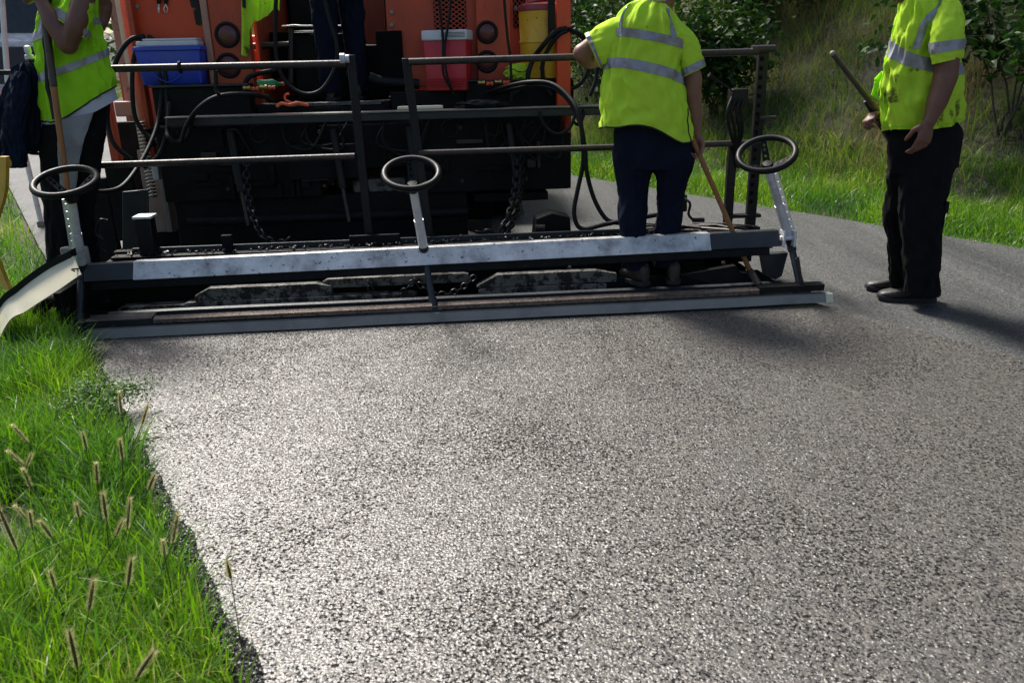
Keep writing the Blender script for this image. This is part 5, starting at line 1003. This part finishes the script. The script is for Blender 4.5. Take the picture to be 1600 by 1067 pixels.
# ---------------------------------------------------------------- operator on the deck: only the legs are in the picture
def ow(u, v, z): return mw(u, v, z)
W4 = thing('person', 'person in dark navy clothes standing on the paver deck, only legs in view', 'person', tuple(mw(1.16, 2.02, 1.045)), 0, 'road workers in lime vests')
W4['group'] = ''; del W4['group']
def ring_w(u, v, z, a, b_): return (ow(u-a, v, z), ow(u+a, v, z), b_)
vz = Surf([ring_w(1.17, 2.03, z, a, b_) for z, a, b_ in ((1.86, .19, .13), (2.0, .19, .13), (2.2, .20, .13), (2.35, .21, .12), (2.47, .17, .10), (2.52, .08, .07))], .007, 7, 3, 71); mb = MB(); vz.shell(mb, 80, 40); mb.build('jacket', M['navy'], W4, 60)
trousers(W4, [ring_w(1.17, 2.03, z, a, b_) for z, a, b_ in ((1.80, .165, .12), (1.9, .17, .13), (2.0, .165, .12))],
 [[ring_w(1.08+.03*k, 2.0+.02*k, z, a, b_) for z, a, b_ in ((1.10, .070, .065), (1.3, .068, .066), (1.5, .075, .075), (1.7, .085, .09), (1.88, .09, .11))] for k in (0, 6)], M['navy'], 27)
def fn(mb):
    for q in (-1, 1): limb(mb, [ow(1.17+q*.19, 2.03, 2.42), ow(1.17+q*.26, 2.06, 2.15), ow(1.17+q*.2, 2.26, 2.0)], [.05, .04, .028]); hand(mb, ow(1.17+q*.2, 2.26, 2.0), MV, Vector((0, 0, -1)), q, (20, 30, 20))
    limb(mb, [ow(1.17, 2.03, 2.45), ow(1.17, 2.05, 2.58)], [.06, .055]); return head(mb, ow(1.17, 2.07, 2.68), MV, Vector((0, 0, 1)), W4, M['skin'], M['hair'])
arms_body(W4, fn, M['skin'], [ring_w(1.17, 2.03, z, .13, .09) for z in (1.8, 2.1, 2.45)], [[ow(1.08, 2.0, 1.85), ow(1.08, 2.0, 1.5), ow(1.08, 2.0, 1.12)], [ow(1.26, 2.1, 1.85), ow(1.26, 2.1, 1.5), ow(1.26, 2.1, 1.12)]])
for q in (-1, 1): pass
for q in (-1, 1): s6 = MB(); limb(s6, [ow(1.17+q*.20, 2.03, 2.42), ow(1.17+q*.26, 2.06, 2.15)], [.075, .065]); s6.build('sleeve', M['navy'], W4, 60)
boots(W4, [(ow(1.08, 1.95, 1.045), ow(1.08, 2.22, 1.045), 0), (ow(1.26, 2.05, 1.045), ow(1.26, 2.32, 1.045), 0)], M['boot'], M['sole'])

# ================================================================ THINGS RESTING ON THE MACHINE
def rbox(fr, u0, u1, v0, v1, z0, z1, ins=0.0, r=.02, n=5):      # rounded upright box, optionally narrower at the bottom
    mb = MB(); rings = []
    def ring(z, i, rr):
        out = []
        for cx, cy, a0 in ((u1-i-rr, v1-i-rr, 0), (u0+i+rr, v1-i-rr, 90), (u0+i+rr, v0+i+rr, 180), (u1-i-rr, v0+i+rr, 270)):
            for k in range(n+1): a = rad(a0+90*k/n); out.append(fr(cx+rr*math.cos(a), cy+rr*math.sin(a), z))
        return out
    return mb.loft([ring(z0, ins+.006, r), ring(z0+.006, ins, r), ring(z1-.008, 0, r), ring(z1-.002, .003, r), ring(z1, .008, r)])
# blue cooler
BC = thing('cooler', 'blue plastic cooler with open rim and tilted grey white lid', 'cooler', tuple(mw(.06, 1.9, 1.18)), MA)
rbox(mw, -.155, .275, 1.80, 2.005, 1.182, 1.41, .02).build('tub', M['blue'], BC, 40)
rbox(mw, -.163, .283, 1.792, 2.009, 1.395, 1.425, 0).build('rim', M['blue'], BC, 40)
rbox(mw, -.14, .262, 1.815, 1.99, 1.425, 1.458, 0, .015).build('lid', M['coolwhite'], BC, 40); rbox(mw, -.10, .255, 1.83, 1.98, 1.458, 1.474, 0, .012).build('lid_top', M['coolwhite'], BC, 40)
MB().tube(spline([mw(-.06, 1.812, 1.30), mw(-.04, 1.806, 1.24), mw(.04, 1.804, 1.20), mw(.12, 1.806, 1.24), mw(.14, 1.812, 1.30)]), .004, 6).build('bail_handle', M['blue'], BC)
# red cooler, slightly turned
ra = rad(14); rc = mw(1.915, 1.86, 0)
def rfr(x, y, z): return rc+MU*(x*math.cos(ra)+y*math.sin(ra))+MV*(-x*math.sin(ra)+y*math.cos(ra))+Vector((0, 0, z))
RC = thing('cooler', 'red cooler with off white lid between the two orange lamp posts', 'cooler', tuple(rc+Vector((0, 0, 1.10))), MA)
rbox(rfr, -.150, .150, -.10, .10, 1.10, 1.425, .012, .008).build('tub', M['coolred'], RC, 30)
rbox(rfr, -.156, .156, -.106, .106, 1.425, 1.490, 0, .008).build('lid', M['coolwhite'], RC, 30)
mb = MB()
for k in range(5): mb.tube([rfr(-.14, -.106+.012*(1-k/20)*0-.0, 1.13+k*.012), rfr(.14, -.106, 1.13+k*.012)], .0035, 6)
mb.build('side_ribs', M['coolred'], RC)
mb = MB()
for k in range(4): mb.tube([rfr(-.02, -.1075, 1.445+k*.009), rfr(.145, -.1075, 1.445+k*.009)], .0016, 5)
mb.build('lid_lines', M['blackpaint'], RC)
# yellow water jug with a dark red lid
JC = mw(2.585, 1.90, 0); JG = thing('water_jug', 'tar spotted yellow round water jug with dark red handled lid', 'water jug', tuple(JC+Vector((0, 0, 1.166))), MA)
J = lambda z: JC+Vector((0, 0, z))
MB().lathe([(0, 1.168), (.160, 1.168), (.166, 1.18), (.166, 1.395), (.172, 1.40), (.172, 1.412), (.166, 1.418), (.172, 1.56), (.174, 1.60), (0, 1.60)], JC, n=40).build('jug_body', M['jug'], JG, 50)
MB().lathe([(0, 1.600), (.178, 1.600), (.180, 1.615), (.172, 1.640), (.13, 1.652), (0, 1.655)], JC, n=40).build('lid', M['darkred'], JG, 50)
MB().tube(spline([J(1.640)-MU*.14-MV*.02, J(1.662)-MU*.07-MV*.08, J(1.672)-MV*.09, J(1.662)+MU*.07-MV*.08, J(1.640)+MU*.15-MV*.02]), .013, 8).build('carry_handle', M['darkred'], JG)
MB().tube([J(1.52)+MU*.09-MV*.15, J(1.53)+MU*.10-MV*.19, J(1.45)+MU*.095-MV*.20], [.014, .012, .009], 8).build('spout', M['white'], JG)
# vests: one hung over the recess edge, one bundled on the shelf
def cloth(outline_top, hem, v, n=70, m=34, fold=.018, th=.006, seed=0):
    rows = []
    x0, x1 = hem[0][0], hem[-1][0]; hx = [h[0] for h in hem]; hy = [h[1] for h in hem]
    fr_, bk = [], []
    for i in range(n+1):
        x = x0+(x1-x0)*i/n; yb = float(np.interp(x, hx, hy)); f, b_ = [], []
        for j in range(m+1):
            y = outline_top+(yb-outline_top)*j/m; d = fold*math.sin((x-x0)*.42+seed+.6*math.sin(j*.18))*(.3+.7*j/m)+.012*noise.noise(Vector((x*.07, y*.05, seed)))
            p = mp(x, y, v); f.append(p-MV*(d+th)); b_.append(p-MV*d)
        rows.append(f+b_[::-1])
    return MB().loft(rows)
HV = thing('hanging_vest', 'lime safety vest hung over the orange edge beside the left lamps', 'safety vest', tuple(mp(405, 60, 1.93)), MA)
cloth(-40, [(378, 86), (384, 89), (389, 84), (391, 48), (398, 34), (408, 32), (415, 27), (424, 20), (430, 12), (437, 18)], 1.93, seed=1).build('vest_cloth', M['limedirty'], HV, 70)
cloth(-40, [(379, 12), (384, 14)], 1.905, 8, 10, .004, seed=2).build('vest_strap', M['piping'], HV, 70)
BV = thing('bundled_vest', 'crumpled lime vest with black edging lying beside the yellow jug', 'safety vest', tuple(mw(2.42, 1.83, 1.166)), MA)
mb = MB(); n, m = 48, 30; c_ = mw(2.42, 1.84, 1.166)
rr_ = []
for i in range(m+1):
    t = max(.03, math.pi*i/m*.999); rg = []
    for k in range(n):
        a = 2*math.pi*k/n; d = Vector((math.sin(t)*math.cos(a), math.sin(t)*math.sin(a), -math.cos(t))); q = 1+.28*(1-abs(noise.noise(d*2.4+Vector((3, 1, 2))))*3)+.10*noise.noise(d*7)
        rg.append(c_+MU*d.x*.105*q+MV*d.y*.05*q+Vector((0, 0, max(0, .045+d.z*.05*q))))
    rr_.append(rg)
mb.loft(rr_); mb.build('vest_cloth', M['lime'], BV, 70)
for zz in (8, 17): MB().tube([rr_[min(m, zz+int(3*math.sin(k*.5)))][(k+26) % n]+Vector((0, 0, .003)) for k in range(22)], .0035, 6).build('edging', M['piping'], BV)
MB().ball(mw(2.48, 1.80, 1.205), (.03, .03, .025), 10, 8).build('reflective_patch', M['tape'], BV)
# blue jacket over the left rail bracket
JK = thing('jacket', 'dark navy jacket draped over the left rail post', 'jacket', tuple(P(30, 240, 4.5)), 0)
jk = Surf(PS([(-6,238,52,244,4.52,.06),(-8,222,62,226,4.52,.07),(-6,195,63,198,4.52,.075),(0,165,62,166,4.52,.07),(8,140,60,138,4.52,.065),(17,120,58,117,4.52,.06),(24,106,52,104,4.52,.045),(32,99,46,98,4.52,.03)]), .020, 6, 3.2, 81, 2.1)
jk.hem = lambda a: .05*math.sin(a*2.5)+.03*math.sin(a*6+1)
mb = MB(); jk.shell(mb, 100, 70, .006, closed_top=True); mb.build('jacket_cloth', M['jacket'], JK, 60)
js = Surf(PS([(8,262,40,262,4.44,.035),(4,235,42,232,4.44,.04),(4,200,40,198,4.44,.045),(12,150,46,150,4.46,.045),(22,112,48,112,4.50,.04)]), .014, 5, 6, 85); mb = MB(); js.shell(mb, 50, 50, .005); 
mb.build('sleeve', M['jacket'], JK, 60)
# hand tools hung on the orange rear panel
for i, (px, lab) in enumerate(((248, 'pliers hung left of its twin on the orange panel'), (259, 'pliers hung right of its twin on the orange panel'))):
    T = thing('pliers', 'black handled '+lab, 'pliers', tuple(mp(px, 10, 2.0)), MA, 'pliers on the orange rear panel'); mb = MB()
    for s_ in (-1, 1): mb.tube([mp(px+s_*3, -22, 2.0), mp(px+s_*2.6, -5, 2.0), mp(px+s_*1.2, 7, 2.0)], [.006, .008, .006], 8)
    mb.build('grip', M['rubber'], T); mb = MB()
    for s_ in (-1, 1): mb.tube([mp(px-s_*.6, 7, 2.0), mp(px+s_*(1+i*2.2), 14, 2.0), mp(px+s_*(.3+i*1.0), 21, 2.0)], [.004, .0035, .0012], 6)
    mb.build('jaw', M['steel'], T)
T = thing('scraper', 'black notched scraper hung slanting on the orange panel above the blue cooler', 'scraper', tuple(mp(311, 38, 2.0)), MA)
mb = MB(); mb.prism([mp(x, y, 2.0) for x, y in ((293, -10), (305, -12), (313, 16), (319, 36), (311, 40), (306, 39), (302, 18), (306, 14), (299, 12))], MV*.015); mb.build('scraper_blade', M['blackpaint'], T, 30, .002)
# bottle, hook, small clutter on the cross bar
T = thing('bottle', 'crumpled green plastic bottle lying on the deck beside the hose fittings', 'bottle', tuple(mp(418, 138, 1.75)), MA)
b_ = mp(402, 133, 1.75); MB().lathe([(0, 0), (.030, .0), (.034, .01), (.032, .06), (.036, .10), (.02, .13), (.012, .145), (.012, .16), (0, .16)], b_, MU+MV*.3, 18).build('bottle_body', M['greenplastic'], T, 50)
MB().lathe([(0, .158), (.014, .158), (.014, .178), (0, .178)], b_, MU+MV*.3, 14).build('cap', M['redorange'], T)
T = thing('load_hook', 'bright orange hook with its strap lying on the rear crossbar', 'hook', tuple(mp(445, 165, 1.5)), MA)
MB().tube(spline([mp(452, 147, 1.5), mp(446, 149, 1.5), mp(446, 156, 1.49), mp(453, 160, 1.48), mp(460, 164, 1.47)]), .007, 8).build('hook_body', M['redorange'], T)
mb = MB(); mb.tube(spline([mp(432, 167, 1.46), mp(440, 162, 1.47), mp(452, 164, 1.46), mp(466, 161, 1.47), mp(482, 165, 1.47)]), .010, 8); mb.build('strap', M['redorange'], T)
T = thing('wooden_stick', 'pale flat stick lying on the crossbar right of the centre posts', 'stick', tuple(mp(660, 158, 1.5)), MA); rbox(mw, 1.56, 1.86, 1.49, 1.55, .994, 1.018, 0, .006).build('stick', M['cream'], T, 30)
T = thing('rag', 'dark crumpled rag on the crossbar below the red cooler', 'rag', tuple(mw(2.1, 1.5, .993)), MA); mb = MB(); c_ = mw(2.12, 1.5, .994); rr_ = []
for i in range(19):
    t = max(.03, math.pi*i/18*.999); rr_.append([c_+MU*(d.x*.16*q)+MV*(d.y*.05*q)+Vector((0, 0, max(0, .02+d.z*.03*q))) for d, q in [(d, 1+.5*noise.noise(d*2.5)) for d in [Vector((math.sin(t)*math.cos(2*math.pi*k/30), math.sin(t)*math.sin(2*math.pi*k/30), -math.cos(t))) for k in range(30)]]])
mb.loft(rr_); mb.build('rag_cloth', M['black'], T, 70)

# ================================================================ TRUCK WAITING UP THE ROAD
tp_ = rd(1.2, 17.5); ta = math.atan2(-RD.x, RD.y)
TR = thing('dump_truck', 'grey dump truck stopped up the road beyond the left worker', 'truck', (tp_.x, tp_.y, -.03), ta)
tU = RN; tV = RD
def tf(x, y, z): return Vector((tp_.x, tp_.y, -.03))+tU*x+tV*y+Vector((0, 0, z*1.28))
MB().box(-1.2, 1.2, 2.2, 7.5, 1.1, 2.7, fr=tf).build('bed', M['truckgrey'], TR, 35, .03)
mb = MB(); [mb.box(-1.2+k*.34, -1.12+k*.34, 2.12, 2.2, 1.1, 2.7, fr=tf) for k in range(8)]; mb.build('tailgate_ribs', M['truckgrey'], TR, 30)
MB().prism([tf(-1.15, 0, .75), tf(-1.15, 0, 1.55), tf(-1.15, .35, 1.62), tf(-1.15, .75, 2.55), tf(-1.15, 1.9, 2.6), tf(-1.15, 1.9, .75)], tU*2.3).build('cab', M['white'], TR, 30, .05)
MB().prism([tf(-1.0, .36, 1.68), tf(-1.0, .70, 2.45), tf(1.0, .70, 2.45), tf(1.0, .36, 1.68)], tV*.02-Vector((0, 0, 0))).build('windscreen', M['glass'], TR, 30)
MB().box(-1.05, 1.05, -.06, .0, .85, 1.45, fr=tf).build('grille', M['truckblue'], TR, 35, .02); MB().box(-1.2, 1.2, -.18, -.02, .5, .78, fr=tf).build('bumper', M['chrome'], TR, 35, .03)
for s_ in (-1, 1):
    MB().lathe([(0, 0), (.11, 0), (.12, .03), (0, .03)], tf(s_*.85, -.07, 1.1), -tV, 20).build('headlight', M['white'], TR)
    MB().tube([tf(s_*1.15, .6, 2.2), tf(s_*1.4, .45, 2.2), tf(s_*1.4, .45, 1.75)], .02, 8).build('mirror_arm', M['blackpaint'], TR); mb = MB(); oball(mb, tf(s_*1.42, .44, 1.95), (tU*.11, tV*.04, Vector((0, 0, .22)))); mb.build('mirror', M['chrome'], TR, 60)
    for y_ in (.95, 5.4, 6.6):
        w_ = MB().lathe([(0, -.15), (.42, -.15), (.5, -.1), (.5, .1), (.42, .15), (0, .15)], tf(s_*1.02, y_, .5), tU, 28).build('wheel', M['tyre'], TR); MB().lathe([(0, -.17), (.25, -.17), (.28, -.14), (.28, .14), (.25, .17), (0, .17)], tf(s_*1.02, y_, .5), tU, 20).build('rim', M['chrome'], w_)
MB().box(-.5, .5, .2, 7.3, .7, 1.0, fr=tf).build('chassis', M['blackpaint'], TR, 35)
MB().ball(tf(-.9, -.1, 1.32), (.06, .04, .06), 10, 8).build('marker_lamp', M['redlamp'], TR)
# white marker pole at the left edge
pb = P(12, 128, 7.2); pt = P(1, -30, 7.2); g_ = G(12, 128); T = thing('marker_pole', 'thin white pole standing at the far left picture edge', 'pole', (pb.x, pb.y, terr(pb.x, pb.y)), 0)
MB().tube([Vector((pb.x+.03, pb.y, terr(pb.x, pb.y))), pb, pt], .022, 10).build('pole', M['white'], T)
MB().box(-.03, .03, -.03, .03, 0, .12, fr=lambda x, y, z: Vector((pb.x+.03+x, pb.y+y, terr(pb.x, pb.y)+z))).build('pole_foot', M['galv'], T, 35, .005)
